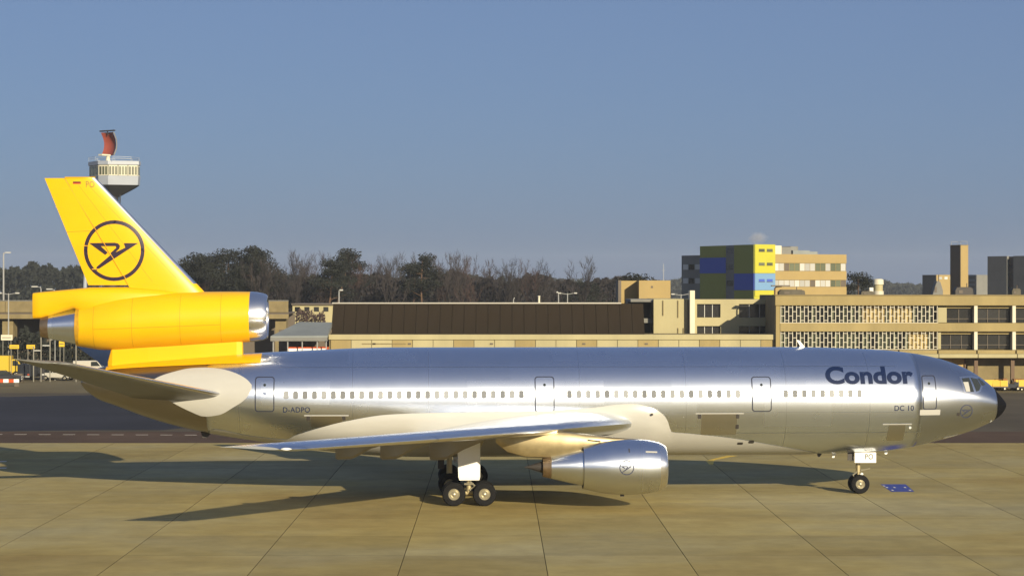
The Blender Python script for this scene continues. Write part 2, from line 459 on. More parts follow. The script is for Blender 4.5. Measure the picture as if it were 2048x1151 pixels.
# conforming sheet: 2D faces cut on a grid and laid on a side surface
def conform(name, bm, m, parent, surf, off=0.012, cut=0.12, side=1):
    bmesh.ops.triangulate(bm, faces=bm.faces)
    us = [v.co.x for v in bm.verts]; vs = [v.co.y for v in bm.verts]
    for ax, (a, b) in ((0, (min(us), max(us))), (1, (min(vs), max(vs)))):
        n = int((b - a) / cut)
        for i in range(1, n + 1):
            p = a + (b - a) * i / (n + 1)
            co = (p, 0, 0) if ax == 0 else (0, p, 0)
            no = (1, 0, 0) if ax == 0 else (0, 1, 0)
            bmesh.ops.bisect_plane(bm, geom=bm.verts[:] + bm.edges[:] + bm.faces[:], plane_co=co, plane_no=no)
    for v in bm.verts:
        s, z = v.co.x, v.co.y
        v.co = (s, -side * (surf(s, z) + off), z)
    bm.normal_update()
    for f in bm.faces:
        if f.normal.y * side > 0: f.normal_flip()
        f.smooth = True
    me = bpy.data.meshes.new(name)
    bm.to_mesh(me); bm.free()
    me.materials.append(m)
    nr = []
    for v in me.vertices:               # shade with the normal of the surface underneath
        s, z = v.co.x, v.co.z
        e = 0.03
        q = Vector((-(surf(s + e, z) - surf(s - e, z)) / (2 * e), -side, -(surf(s, z + e) - surf(s, z - e)) / (2 * e)))
        nr.append(q.normalized())
    me.normals_split_custom_set_from_vertices(nr)
    return place(name, me, parent)

def poly_bm(loops):
    bm = bmesh.new()
    for lp in loops:
        bm.faces.new([bm.verts.new((x, y, 0)) for x, y in lp])
    return bm
def round_rect(x0, x1, y0, y1, r, n=5):
    out = []
    for cx, cy, a in ((x1 - r, y1 - r, 0), (x0 + r, y1 - r, 90), (x0 + r, y0 + r, 180), (x1 - r, y0 + r, 270)):
        out += [(cx + r * math.cos(R(a + 90 * i / n)), cy + r * math.sin(R(a + 90 * i / n))) for i in range(n + 1)]
    return out
def band_bm(outer, inner):
    bm = bmesh.new()
    a = [bm.verts.new((x, y, 0)) for x, y in outer]; b = [bm.verts.new((x, y, 0)) for x, y in inner]
    n = len(a)
    for i in range(n): bm.faces.new((a[i], a[(i + 1) % n], b[(i + 1) % n], b[i]))
    return bm
def circle(cx, cy, r, n=48): return [(cx + r * math.cos(2 * math.pi * k / n), cy + r * math.sin(2 * math.pi * k / n)) for k in range(n)]

def text_bm(txt, x0, x1, y0, y1, bold=0.0, space=1.0, shear=0.0):
    cu = bpy.data.curves.new('lettering', 'FONT')
    cu.body = txt; cu.size = 1.0; cu.offset = bold; cu.space_character = space; cu.resolution_u = 6; cu.shear = shear
    ob = bpy.data.objects.new('lettering', cu)
    col.objects.link(ob)
    bpy.context.view_layer.update()
    me = bpy.data.meshes.new_from_object(ob.evaluated_get(bpy.context.evaluated_depsgraph_get()))
    bpy.data.objects.remove(ob); bpy.data.curves.remove(cu)
    bm = bmesh.new(); bm.from_mesh(me); bpy.data.meshes.remove(me)
    bmesh.ops.remove_doubles(bm, verts=bm.verts, dist=0.0005)
    xs = [v.co.x for v in bm.verts]; ys = [v.co.y for v in bm.verts]
    for v in bm.verts:
        v.co.x = x0 + (v.co.x - min(xs)) / (max(xs) - min(xs)) * (x1 - x0)
        v.co.y = y0 + (v.co.y - min(ys)) / (max(ys) - min(ys)) * (y1 - y0)
    return bm

# lettering
conform('condor_lettering', text_bm('Condor', 19.60, 24.52, 6.21, 7.17, 0.038, 1.0), M['navy'], plane, f_l, 0.010, 0.10)
conform('registration_lettering', text_bm('D-ADPO', -9.93, -8.48, 4.77, 5.06, 0.004, 1.05), M['navy'], plane, f_l, 0.010, 0.12)
conform('type_lettering', text_bm('DC 10', 23.36, 24.45, 4.76, 5.05, 0.006, 1.05), M['navy'], plane, f_l, 0.010, 0.12)

# bird in a ring, in the units of the picture it was measured on
BIRD = [(650, 935), (840, 932), (864, 938), (878, 955), (872, 976), (846, 1002), (916, 968), (905, 935), (1010, 935), (838, 1047), (697, 1139), (706, 1108),
        (812, 1019), (806, 1009), (850, 969), (845, 957), (737, 958), (788, 1004), (769, 1022)]
def emblem(name, cx, cz, rad, m, parent, surf, off, cut, ringw=0.10):
    k = rad / 222.0
    root = conform(name, band_bm(circle(cx, cz, rad), circle(cx, cz, rad * (1 - ringw))), m, parent, surf, off, cut)
    conform('bird', poly_bm([[(cx + (x - 834) * k, cz - (y - 990) * k) for x, y in BIRD]]), m, root, surf, off, cut)
    return root
M['logo_faint'] = mat('logo_grey_blue', (0.05, 0.055, 0.09), 0.5, spec=0.2)
emblem('nose_emblem', 27.55, 4.67, 0.38, M['logo_faint'], plane, f_l, 0.012, 0.08, 0.13)

# cabin windows
win_me = {}
WIN_Z = 5.715
def cabin_window(s, z=WIN_Z, w=0.125, h=0.19):
    l0 = f_l(s, z); dz = 0.05
    tilt = math.atan2(f_l(s, z - dz) - f_l(s, z + dz), 2 * dz)
    yaw = math.atan2(f_l(s - 0.1, z) - f_l(s + 0.1, z), 0.2)
    if 'me' not in win_me:
        a = round_rect(-w, w, -h, h, w * 0.85, 4); b = round_rect(-w - 0.018, w + 0.018, -h - 0.018, h + 0.018, w * 0.95, 4)
        n = len(a)
        pm = MB()
        pm.add([(x, -0.004, y) for x, y in a], [tuple(range(n))], 0)
        win_me['me'] = pm.mesh('cabin_window', M['glass_cabin'])
        fm = MB()
        fm.add([(x, -0.004, y) for x, y in a] + [(x * 1.02, -0.016, y * 1.02) for x, y in a] + [(x, -0.002, y) for x, y in b],
               [(i, (i + 1) % n, (i + 1) % n + n, i + n) for i in range(n)] + [(i + n, (i + 1) % n + n, (i + 1) % n + 2 * n, i + 2 * n) for i in range(n)])
        win_me['fr'] = fm.mesh('window_rim', M['alu_lip'])
    o = place('cabin_window', win_me['me'], plane, (s, -(l0 + 0.004), z), (-tilt, 0, yaw))
    place('window_rim', win_me['fr'], o)
for a, b, n in ((-9.76, 2.93, 26), (5.54, 14.73, 19), (17.36, 21.42, 9)):
    for i in range(n):
        cabin_window(a + (b - a) * i / (n - 1), h=0.19)

# doors: a raised panel, its dark gasket and its small porthole
def door(s0, s1, z0, z1, r=0.14):
    d = conform('door', poly_bm([round_rect(s0 + 0.05, s1 - 0.05, z0 + 0.05, z1 - 0.05, r)]), M['alu'] if s0 < 24 else M['alu_nose'], plane, f_l, 0.014, 0.16)
    conform('gasket', band_bm(round_rect(s0 - 0.005, s1 + 0.005, z0, z1, r + 0.03), round_rect(s0 + 0.045, s1 - 0.045, z0 + 0.045, z1 - 0.045, r - 0.01)), M['gasket'], d, f_l, 0.010, 0.16)
    sc, zc = (s0 + s1) / 2, z0 + (z1 - z0) * 0.765
    conform('door_window', poly_bm([circle(sc, zc, 0.075, 12)]), M['glass_dark'], d, f_l, 0.020, 0.2)
    return d
door(-11.44, -10.40, 4.80, 6.69)
door(3.66, 4.72, 4.76, 6.67)
door(15.50, 16.57, 4.74, 6.64)
door(24.97, 25.76, 4.80, 6.67, 0.12)
conform('door_sill', poly_bm([round_rect(24.80, 25.98, 4.50, 4.80, 0.03)]), M['cream'], plane, f_l, 0.009, 0.2)
# cargo doors with hinge rail and dark latches
M['sheet_dark'] = metal_mat('dull_door_sheet', (0.58, 0.56, 0.52), 0.28)
def cargo(s0, s1, z0, z1, latches):
    c = conform('cargo_door', poly_bm([round_rect(s0, s1, z0, z1, 0.10)]), M['sheet_dark'], plane, f_l, 0.008, 0.15)
    conform('hinge_rail', poly_bm([round_rect(s0 - 0.35, s1 + 0.35, z1, z1 + 0.055, 0.02)]), M['cream'], c, f_l, 0.03, 0.3)
    for (a, b) in latches:
        conform('latch', poly_bm([round_rect(a - 0.09, a + 0.09, b - 0.11, b + 0.11, 0.03)]), M['soot'], c, f_l, 0.02, 0.3)
cargo(12.75, 14.70, 3.45, 4.62, ((12.63, 4.48), (14.72, 4.48), (14.72, 3.9)))
cargo(-8.45, -6.75, 3.95, 4.57, ((-8.58, 4.44), (-6.66, 4.44)))
cargo(23.10, 24.05, 3.05, 3.98, ())
for s, z in ((24.33, 3.80), (10.0, 4.62)):
    conform('service_port', poly_bm([circle(s, z, 0.07, 12)]), M['white_paint'] if s > 20 else M['soot'], plane, f_l, 0.03 if s > 20 else 0.24, 0.3)
conform('static_port', poly_bm([round_rect(26.98, 27.16, 4.43, 4.60, 0.02)]), M['soot'], plane, f_l, 0.012, 0.3)

# skin seams: butt straps round the body and long lap joints
M['seam'] = metal_mat('seam_strap', (0.60, 0.64, 0.71), 0.29)
for s in (-12.3, -6.2, -2.1, 6.1, 11.9, 17.4, 22.0):
    t, b, w = FUS(s)
    conform('butt_strap', poly_bm([[(s - 0.014, b + 0.35), (s + 0.014, b + 0.35), (s + 0.014, t - 0.05), (s - 0.014, t - 0.05)]]), M['seam'], plane, f_l, 0.005, 0.12)
for z, a, b in ((7.18, -10.2, 23.6), (4.70, 11.2, 24.4), (3.55, 14.0, 25.0)):
    conform('lap_joint', poly_bm([[(a, z - 0.014), (b, z - 0.014), (b, z + 0.014), (a, z + 0.014)]]), M['seam'], plane, f_l, 0.006, 0.5)

# cockpit windows
frame_bm = poly_bm([[(27.26, 6.56), (27.40, 5.64), (28.12, 5.64), (28.30, 5.68), (28.46, 5.76), (28.66, 6.04), (28.50, 6.50), (28.02, 6.60)]])
cw = conform('cockpit_window_frame', frame_bm, M['alu_lip'], plane, f_l, 0.012, 0.08)
conform('cockpit_window', poly_bm([[(27.38, 6.48), (27.52, 5.74), (28.02, 5.74), (27.86, 6.50)]]), M['glass_dark'], cw, f_l, 0.022, 0.08)
conform('window_blind', poly_bm([[(27.42, 6.28), (27.53, 5.76), (27.78, 5.76), (27.74, 6.28)]]), M['cream'], cw, f_l, 0.028, 0.08)  # pale patch paints a reflection onto the aft cockpit pane
conform('cockpit_window', poly_bm([[(27.97, 6.50), (28.17, 5.75), (28.36, 5.80), (28.54, 6.06), (28.40, 6.42)]]), M['glass_dark'], cw, f_l, 0.022, 0.08)
conform('cockpit_window', poly_bm([[(28.44, 6.44), (28.60, 6.05), (28.78, 6.07), (28.92, 6.12), (28.62, 6.44)]]), M['glass_dark'], cw, f_l, 0.018, 0.08)

# painted oval round the tailplane root
ov = pchip([(-17.15, 6.30, 6.20), (-16.9, 6.55, 5.95), (-16.0, 6.90, 5.35), (-14.9, 7.13, 4.78), (-14.2, 7.16, 4.52), (-13.4, 7.10, 4.62), (-12.6, 6.90, 5.05), (-11.9, 6.55, 5.55), (-11.62, 6.26, 6.05)])
top, bot = [], []
for i in range(33):
    s = -17.15 + (5.53) * (0.5 - 0.5 * math.cos(math.pi * i / 32))
    a, b = ov(s); top.append((s, a)); bot.append((s, b))
for sd in (1, -1):
    conform('tail_root_panel', poly_bm([bot + top[::-1]]), M['cream'], plane, f_l, 0.012, 0.14, sd)

# wing-body fairing: a shell proud of the belly, its upper edge as on the photograph
ZT = [(-14.1, 3.52), (-13.8, 3.80), (-11.8, 3.43), (-9.8, 3.24), (-9.4, 3.44), (-8.2, 3.86), (-6.6, 4.29), (-4.2, 4.66), (-2.0, 4.74), (3.4, 4.80), (6.66, 4.97), (8.0, 5.14), (8.8, 5.19),
      (9.93, 5.01), (10.5, 4.72), (10.8, 4.42), (11.0, 4.0), (11.1, 3.65), (12.0, 3.55), (14.17, 3.31), (16.66, 2.88), (19.43, 2.35)]
zt = pchip(ZT)
rings = []
NS = 22
for s in stations(-14.05, 19.4, 0.11):
    t, b, w = FUS(s)
    zc, rz = (t + b) / 2, (t - b) / 2
    q = max(-0.999, min(0.999, (zt(s) - zc) / rz))
    a0 = math.asin(q)                       # angle of the upper edge
    env = max(0.0, min(1.0, (s + 9.6) / 4.0)) * max(0.0, min(1.0, (11.3 - s) / 1.6))
    env = env * env * (3 - 2 * env)
    rg = []
    for i in range(2 * NS + 1):
        u = i / (2 * NS)
        a = a0 + (-math.pi - 2 * a0) * u    # from one edge under the belly to the other
        e = 1 - abs(2 * u - 1)
        off = 0.012 + 0.24 * env * min(1.0, e * 4.5) ** 0.7
        offz = 0.012 + 0.05 * env
        rg.append((s, -(w + off) * math.cos(a), zc + (rz + offz) * math.sin(a)))
    rings.append(rg)
MB().loft(rings, cap=False, closed=False).build('wing_fairing', M['cream'], plane, 'all')

# ---- lifting surfaces
def airfoil(n=18, t=0.11, camber=0.012):
    xs = [0.5 - 0.5 * math.cos(math.pi * i / n) for i in range(n + 1)]
    yt = lambda x: 5 * t * (0.2969 * math.sqrt(x) - 0.126 * x - 0.3516 * x * x + 0.2843 * x ** 3 - 0.1030 * x ** 4)
    yc = lambda x: camber * 4 * x * (1 - x)
    up = [(x, yc(x) + yt(x)) for x in reversed(xs)]
    lo = [(x, yc(x) - yt(x)) for x in xs[1:]]
    return up + lo
def surface_rings(secs, sd, n=18, camber=0.012):
    out = []
    for (l, sl, zl, st, zt_, t) in secs:
        c = sl - st
        out.append([(sl + (st - sl) * x, -sd * l, zl + (zt_ - zl) * x + y * c) for x, y in airfoil(n, t, camber)])
    return out
def subdiv(secs, m):
    out = []
    for a, b in zip(secs, secs[1:]):
        out += [tuple(p + (q - p) * i / m for p, q in zip(a, b)) for i in range(m)]
    return out + [secs[-1]]
WING = [(1.6, 10.05, 4.06, -3.0, 3.45, 0.125), (3.0, 8.96, 4.13, -2.75, 3.55, 0.12), (8.0, 5.02, 4.20, -1.8, 3.82, 0.105), (16.0, -1.16, 4.30, -6.42, 4.18, 0.10),
        (24.6, -7.85, 4.46, -11.2, 4.58, 0.09), (25.2, -8.9, 4.50, -11.5, 4.61, 0.05)]
M['wing_under'] = mat('wing_underside_paint', (0.24, 0.22, 0.18), 0.35, 0.35, vary=0.1, vscale=0.7)
for sd in (1, -1):
    wob = MB()
    rg = surface_rings(subdiv(WING, 4), sd)
    wob.loft(rg)
    w = wob.build('wing', M['alu'], plane, True)
    # slat edge strip, wing tip lamp housing, aileron and flap tracks
    sl = MB()
    for (l0, l1) in ((9.2, 16.8), (17.0, 24.4)):
        tt = MB()
        rr_ = []
        for i in range(7):
            l = l0 + (l1 - l0) * i / 6
            for a, b in zip(WING, WING[1:]):
                if a[0] <= l <= b[0]:
                    k = (l - a[0]) / (b[0] - a[0]); q = [p + (r_ - p) * k for p, r_ in zip(a, b)]; break
            c = q[1] - q[3]
            pts = [p for p in airfoil(18, q[5], 0.012) if p[0] < 0.11]
            rr_.append([(q[1] - x * c + 0.012, -sd * l, q[2] + (q[4] - q[2]) * x + y * c * 1.03) for x, y in pts])
        tt.loft(rr_, cap=False, closed=False).build('slat', M['alu_lip'], w, 'all')
    MB().loft([[(-8.35 - 0.5 * u + 0.0, -sd * (25.12 + 0.07 * math.sin(math.pi * u)) + 0.07 * math.cos(2 * math.pi * k / 8) * math.sin(math.pi * (u * 0.9 + 0.05)), 4.50 + 0.065 * math.sin(2 * math.pi * k / 8) * math.sin(math.pi * (u * 0.9 + 0.05))) for k in range(8)] for u in [i / 6 for i in range(7)]]).build('wingtip_lamp', M['white_paint'], w, 'all')
    for (l, s0, zb, ln) in ((16.0, -6.72, 3.30, 2.3), (12.2, -4.62, 2.98, 2.6), (8.05, -2.10, 2.60, 2.9)):
        zw = {16.0: 4.16, 12.2: 3.98, 8.05: 3.80}[l]
        f = MB()
        rg = []
        for (ds, zlo, hw) in ((0.0, zb + 0.05, 0.20), (0.12, zb, 0.25), (0.75, zb + 0.02, 0.27), (1.0, zb + 0.12, 0.27), (1.7, zb + 0.52, 0.24), (ln, zw - 0.18, 0.10)):
            zh = zw + 0.06
            rg.append([(s0 + ds, -sd * (l - hw), zh), (s0 + ds, -sd * (l + hw), zh), (s0 + ds, -sd * (l + hw), zlo + 0.14), (s0 + ds, -sd * (l + hw * 0.55), zlo), (s0 + ds, -sd * (l - hw * 0.55), zlo), (s0 + ds, -sd * (l - hw), zlo + 0.14)])
        f.loft(rg).build('flap_track_fairing', M['wing_under'], w, True)

M['wing_grey'] = mat('grey_wing_paint', (0.15, 0.15, 0.14), 0.38, 0.2, vary=0.12, vscale=0.6)
STAB = [(0.7, -12.0, 5.40, -18.1, 5.35, 0.10), (2.3, -13.0, 5.68, -18.2, 5.62, 0.10), (10.5, -20.0, 7.66, -22.85, 7.90, 0.085), (10.85, -20.9, 7.74, -22.95, 7.96, 0.05)]
for sd in (1, -1):
    st = MB().loft(surface_rings(subdiv(STAB, 4), sd, camber=-0.006)).build('tailplane', M['wing_grey'], plane, True)
    ed = []
    for i in range(6):
        k = 0.02 + 0.95 * i / 5
        q = [p + (r_ - p) * k for p, r_ in zip(STAB[1], STAB[2])]
        c = q[1] - q[3]
        pts = [p for p in airfoil(18, q[5], -0.006) if p[0] < 0.06]
        ed.append([(q[1] - x * c + 0.01, -sd * q[0], q[2] + (q[4] - q[2]) * x + y * c * 1.04) for x, y in pts])
    MB().loft(ed, cap=False, closed=False).build('leading_edge', M['alu_lip'], st, 'all')

# ---- tail engine, fin and rudder
E2Z = 9.84
def nac(profile, name, m, parent, n=48, smooth=True, cap=False):
    b = MB()
    b.loft([[(s, r * 1.0 * math.cos(2 * math.pi * k / n), cz + r * math.sin(2 * math.pi * k / n)) for k in range(n)] for s, r, cz in profile], cap=cap)
    return b.build(name, m, parent, smooth)
npf = pchip([(-21.34, 1.10, 9.37), (-20.9, 1.20, 9.40), (-19.9, 1.42, 9.48), (-18.6, 1.52, 9.60), (-17.0, 1.52, 9.68), (-14.6, 1.475, 9.78), (-13.0, 1.43, 9.84), (-11.87, 1.385, 9.88)])
tail_nacelle = nac([(s, *npf(s)) for s in stations(-21.34, -11.87, 0.25)], 'tail_engine_nacelle', M['yellow'], plane)
lip = [(-11.87, 1.385), (-11.5, 1.36), (-11.2, 1.30), (-11.02, 1.24), (-10.93, 1.17), (-10.92, 1.10), (-10.98, 1.05), (-11.2, 1.02), (-11.8, 1.05), (-13.0, 1.12)]
nac([(s, r, 9.88) for s, r in lip], 'intake_lip', M['alu_lip'], tail_nacelle)
nac([(-12.99, 1.13, 9.88), (-12.98, 0.4, 9.88), (-12.6, 0.02, 9.88)], 'intake_fan', M['soot'], tail_nacelle)
nac([(-21.2, 1.06, 9.37), (-22.85, 0.66, 9.33)], 'exhaust_cone', M['alu'], tail_nacelle)
nac([(-22.83, 0.66, 9.33), (-23.3, 0.56, 9.32), (-23.3, 0.50, 9.32), (-22.6, 0.55, 9.33), (-22.5, 0.02, 9.33)], 'exhaust_nozzle', M['nozzle'], tail_nacelle)
nac([(-21.345, 1.10, 9.37), (-21.36, 1.02, 9.37)], 'nacelle_rear_rim', M['soot'], tail_nacelle)
# long fairing over the exhaust
af = []
for (s, zt_, zb, hw) in ((-23.74, 11.18, 9.80, 0.22), (-23.7, 11.20, 9.78, 0.26), (-23.25, 11.25, 9.79, 0.36), (-22.4, 11.33, 10.05, 0.55), (-21.45, 11.42, 10.30, 0.75), (-20.6, 11.50, 9.9, 0.9), (-18.6, 11.52, 9.8, 0.85), (-16.5, 11.36, 9.9, 0.6), (-14.6, 11.18, 10.4, 0.2)):
    n = 16
    af.append([(s, hw * math.copysign(abs(math.cos(2 * math.pi * k / n)) ** 0.55, math.cos(2 * math.pi * k / n)), (zt_ + zb) / 2 + (zt_ - zb) / 2 * math.copysign(abs(math.sin(2 * math.pi * k / n)) ** 0.55, math.sin(2 * math.pi * k / n))) for k in range(n)])
MB().loft(af).build('exhaust_fairing', M['yellow'], tail_nacelle, True)
# pylon that carries the engine, and the yellow fillet where it meets the fuselage
py = []
for (s, z0, z1, hw) in ((-19.66, 6.9, 7.40, 0.20), (-19.40, 6.9, 8.3, 0.36), (-17.4, 7.0, 8.6, 0.46), (-14.6, 7.3, 8.7, 0.48), (-12.6, 7.5, 8.9, 0.44), (-12.28, 7.5, 8.9, 0.34)):
    py.append([(s, -hw, z0), (s, hw, z0), (s, hw, z1), (s, -hw, z1)])
MB().loft(py).build('engine_pylon', M['yellow'], plane, False, 0.04)
def top_patch(name, s0, s1, dz0, dz1, m, off):
    lo = [(s, FUS(s)[0] - lerp(dz0, dz1, (s - s0) / (s1 - s0))) for s in stations(s0, s1, 0.4)]
    hi = [(s, FUS(s)[0] - 0.02) for s in stations(s0, s1, 0.4)]
    for sd in (1, -1): conform(name, poly_bm([lo + hi[::-1]]), m, plane, f_l, off, 0.05, sd)
def lerp(a, b, k): return a + (b - a) * k
top_patch('pylon_fillet', -19.7, -11.2, 0.20, 0.50, M['yellow'], 0.03)
top_patch('fillet_tip', -11.2, -10.68, 0.50, 0.40, M['alu_lip'], 0.03)

# fin: fixed part with bright leading edge, rudder behind the hinge line
def fin_sec(z):
    k = (z - 11.45) / (17.5 - 11.45)
    le = lerp(-14.58, -20.33, k); te = lerp(-20.66, -23.12, k); hg = lerp(-18.45, -22.02, k)
    th = lerp(0.115, 0.10, k)
    return le, te, hg, th
def fin_half(s, z):
    le, te, hg, th = fin_sec(z)
    x = min(max((le - s) / (le - te), 0.0), 1.0)
    return (le - te) * 5 * th * (0.2969 * math.sqrt(x) - 0.126 * x - 0.3516 * x * x + 0.2843 * x ** 3 - 0.1015 * x ** 4)
def fin_rings(zs, x0f, x1f, n=16):
    out = []
    for z in zs:
        le, te, hg, th = fin_sec(z)
        a, b = x0f(z), x1f(z)
        ss = [a + (b - a) * (1 - math.cos(math.pi * 0.5 * i / n)) if a == le else a + (b - a) * i / n for i in range(n + 1)]
        out.append([(s, fin_half(s, z) + 0.004, z) for s in ss] + [(s, -fin_half(s, z) - 0.004, z) for s in reversed(ss)])
    return out
zs = stations(10.6, 17.5, 0.35)
fin = MB().loft(fin_rings(zs, lambda z: fin_sec(z)[0], lambda z: fin_sec(z)[2] + 0.015)).build('fin', M['yellow'], plane, True)
zs2 = stations(11.62, 17.48, 0.35)
rud = MB().loft(fin_rings(zs2, lambda z: fin_sec(z)[2] - 0.015, lambda z: fin_sec(z)[1], 8)).build('rudder', M['yellow'], plane, True)
edge = []
for z in stations(11.7, 17.5, 0.4):
    le = fin_sec(z)[0]
    ss = [le - 0.20 * (i / 6) ** 2 for i in range(7)]
    edge.append([(s + 0.012, fin_half(s, z) + 0.008, z) for s in reversed(ss)] + [(s + 0.012, -fin_half(s, z) - 0.008, z) for s in ss[1:]])
MB().loft(edge, cap=False, closed=False).build('fin_leading_edge', M['alu_lip'], fin, 'all')
MB().loft([[(s, hw * math.cos(2 * math.pi * k / 12), 17.5 + 0.06 * math.sin(2 * math.pi * k / 12)) for k in range(12)] for s, hw in ((-22.0, 0.15), (-21.2, 0.19), (-20.5, 0.11), (-20.36, 0.02))]).build('fin_cap', M['yellow'], fin, True)
emblem('fin_emblem', -19.30, 13.51, 1.665, M['logo'], fin, fin_half, 0.012, 0.3, 0.12)
conform('hinge_seam', poly_bm([[(-18.515, 11.70), (-18.485, 11.70), (-21.995, 17.45), (-22.025, 17.45)]]), M['gold'], fin, fin_half, 0.016, 0.3)
conform('flag_black', poly_bm([[(-21.55, 17.225), (-21.12, 17.225), (-21.12, 17.29), (-21.55, 17.29)]]), M['black'], fin, fin_half, 0.012, 0.3)
conform('flag_red', poly_bm([[(-21.55, 17.16), (-21.12, 17.16), (-21.12, 17.224), (-21.55, 17.224)]]), M['german_red'], fin, fin_half, 0.012, 0.3)
conform('flag_gold', poly_bm([[(-21.55, 17.10), (-21.12, 17.10), (-21.12, 17.159), (-21.55, 17.159)]]), M['gold'], fin, fin_half, 0.012, 0.3)
conform('fin_lettering', text_bm('PO', -20.84, -20.38, 16.97, 17.32, 0.006, 1.1), M['olive_text'], fin, fin_half, 0.012, 0.3)
for (s, z, w_) in ((-21.9, 16.9, 0.5), (-20.75, 14.62, 0.36), (-20.95, 13.78, 0.65), (-22.3, 15.9, 0.4), (-20.3, 12.5, 0.45)):
    conform('rudder_hinge_cover', poly_bm([[(s - w_ / 2, z - 0.022), (s + w_ / 2, z - 0.012), (s + w_ / 2, z + 0.012), (s - w_ / 2, z + 0.022)]]), M['gold'], rud, fin_half, 0.02, 0.3)

# seams and soot on the yellow engine pod
M['amber_seam'] = mat('yellow_seam', (0.42, 0.22, 0.004), 0.5)
M['soot_yellow'] = mat('sooty_yellow', (0.40, 0.215, 0.01), 0.55, vary=0.4, vscale=1.5)
def nac_l(s, z):
    r, cz = npf(s)
    return math.sqrt(max(0.0, r * r - (z - cz) ** 2))
for s in (-13.4, -15.6, -18.2, -20.3):
    r, cz = npf(s)
    conform('nacelle_seam', poly_bm([[(s - 0.012, cz - r * 0.96), (s + 0.012, cz - r * 0.96), (s + 0.012, cz + r * 0.9), (s - 0.012, cz + r * 0.9)]]), M['amber_seam'], tail_nacelle, nac_l, 0.008, 0.12)
conform('nacelle_seam', poly_bm([[(-20.3, 9.20), (-13.4, 9.46), (-13.4, 9.485), (-20.3, 9.225)]]), M['amber_seam'], tail_nacelle, nac_l, 0.009, 0.3)
conform('soot_band', poly_bm([[(-21.33, 8.45), (-21.2, 8.35), (-21.08, 9.2), (-21.14, 10.3), (-21.33, 10.3)]]), M['soot_yellow'], tail_nacelle, nac_l, 0.010, 0.12)
for (pa, pb) in (((-15.9, 12.0), (-20.9, 17.3)), ((-17.2, 11.8), (-21.4, 17.3))):
    conform('fin_seam', poly_bm([[(pa[0] - 0.012, pa[1]), (pa[0] + 0.012, pa[1]), (pb[0] + 0.012, pb[1]), (pb[0] - 0.012, pb[1])]]), M['amber_seam'], fin, fin_half, 0.006, 0.3)
conform('rudder_split', poly_bm([[(-21.9, 14.52), (-20.12, 14.60), (-20.12, 14.63), (-21.9, 14.55)]]), M['amber_seam'], rud, fin_half, 0.010, 0.3)

# ---- wing engines
M['pylon_tan'] = mat('heat_tanned_metal', (0.42, 0.34, 0.19), 0.34, 0.75, vary=0.2, vscale=1.2)
def wing_engine(sd):
    L = 8.3 * sd; Z = 2.235
    pf = pchip([(5.80, 1.125), (6.4, 1.27), (7.2, 1.40), (8.1, 1.445), (8.9, 1.41), (9.5, 1.32), (9.85, 1.23)])
    e = MB()
    n = 48
    def tube_(prof, name, m, par, smooth=True):
        b = MB(); b.lathe_x([(s, r) for s, r in prof], n, -L, Z)
        return b.build(name, m, par, smooth)
    cowl = tube_([(s, pf(s)) for s in stations(5.80, 9.72, 0.2)], 'engine_cowl', M['alu'], plane)
    tube_([(9.72, pf(9.72)), (9.9, 1.19), (10.05, 1.12), (10.13, 1.04), (10.14, 0.98), (10.08, 0.93), (9.8, 0.90), (9.0, 0.95), (8.2, 1.05)], 'intake_lip', M['alu_lip'], cowl)
    tube_([(8.21, 1.06), (8.22, 0.36), (8.7, 0.02)], 'intake_fan', M['soot'], cowl)
    tube_([(5.80, 1.125), (5.79, 1.09), (6.3, 1.16), (6.3, 0.85)], 'fan_nozzle', M['soot'], cowl)
    tube_([(6.4, 0.96), (5.66, 0.95), (5.0, 0.80), (4.15, 0.60)], 'core_cowl', M['alu'], cowl)
    tube_([(4.16, 0.60), (3.72, 0.50), (3.72, 0.45), (4.0, 0.46), (4.0, 0.3)], 'core_nozzle', M['nozzle'], cowl)
    tube_([(4.1, 0.36), (3.7, 0.30), (3.2, 0.14), (2.8, 0.02)], 'exhaust_plug', M['soot'], cowl)
    # pylon from the wing to the top of the cowl
    p = MB()
    rg = []
    for (s, zl, zh, hw) in ((1.3, 3.50, 3.9, 0.10), (1.9, 3.0, 4.0, 0.26), (2.8, 2.75, 4.1, 0.33), (4.0, 2.7, 4.12, 0.36), (5.0, 2.7, 4.06, 0.36), (6.0, 2.9, 3.93, 0.35), (7.4, 3.2, 3.77, 0.30), (8.5, 3.4, 3.69, 0.20), (9.0, 3.5, 3.64, 0.08)):
        m_ = 12
        rg.append([(s, -L + hw * math.copysign(abs(math.cos(2 * math.pi * k / m_)) ** 0.6, math.cos(2 * math.pi * k / m_)), (zl + zh) / 2 + (zh - zl) / 2 * math.copysign(abs(math.sin(2 * math.pi * k / m_)) ** 0.6, math.sin(2 * math.pi * k / m_))) for k in range(m_)])
    p.loft(rg).build('pylon', M['pylon_tan'], cowl, True)
    def cw_(s, z):
        r = pf(s); return abs(L) + math.sqrt(max(0, r * r - (z - Z) ** 2))
    if sd > 0:
        emblem('cowl_emblem', 7.94, 2.30, 0.375, M['logo_faint'], cowl, cw_, 0.014, 0.08, 0.12)
        conform('cowl_vent', poly_bm([[(8.95, 3.06), (9.55, 3.03), (9.55, 3.10), (8.95, 3.13)]]), M['cream'], cowl, cw_, 0.02, 0.2)
        conform('cowl_latch', poly_bm([[(8.07, 3.08), (8.12, 3.08), (8.12, 3.26), (8.07, 3.26)]]), M['soot'], cowl, cw_, 0.02, 0.2)
        conform('pylon_vent', poly_bm([[(6.02, 3.60), (6.7, 3.54), (6.7, 3.61), (6.02, 3.68)]]), M['soot'], cowl, lambda s, z: 8.3 + 0.345, 0.012, 0.3)
    MB().box(7.75, 7.95, -L - 0.05, -L + 0.05, 0.70, 0.83).build('drain_mast', M['soot'], cowl)
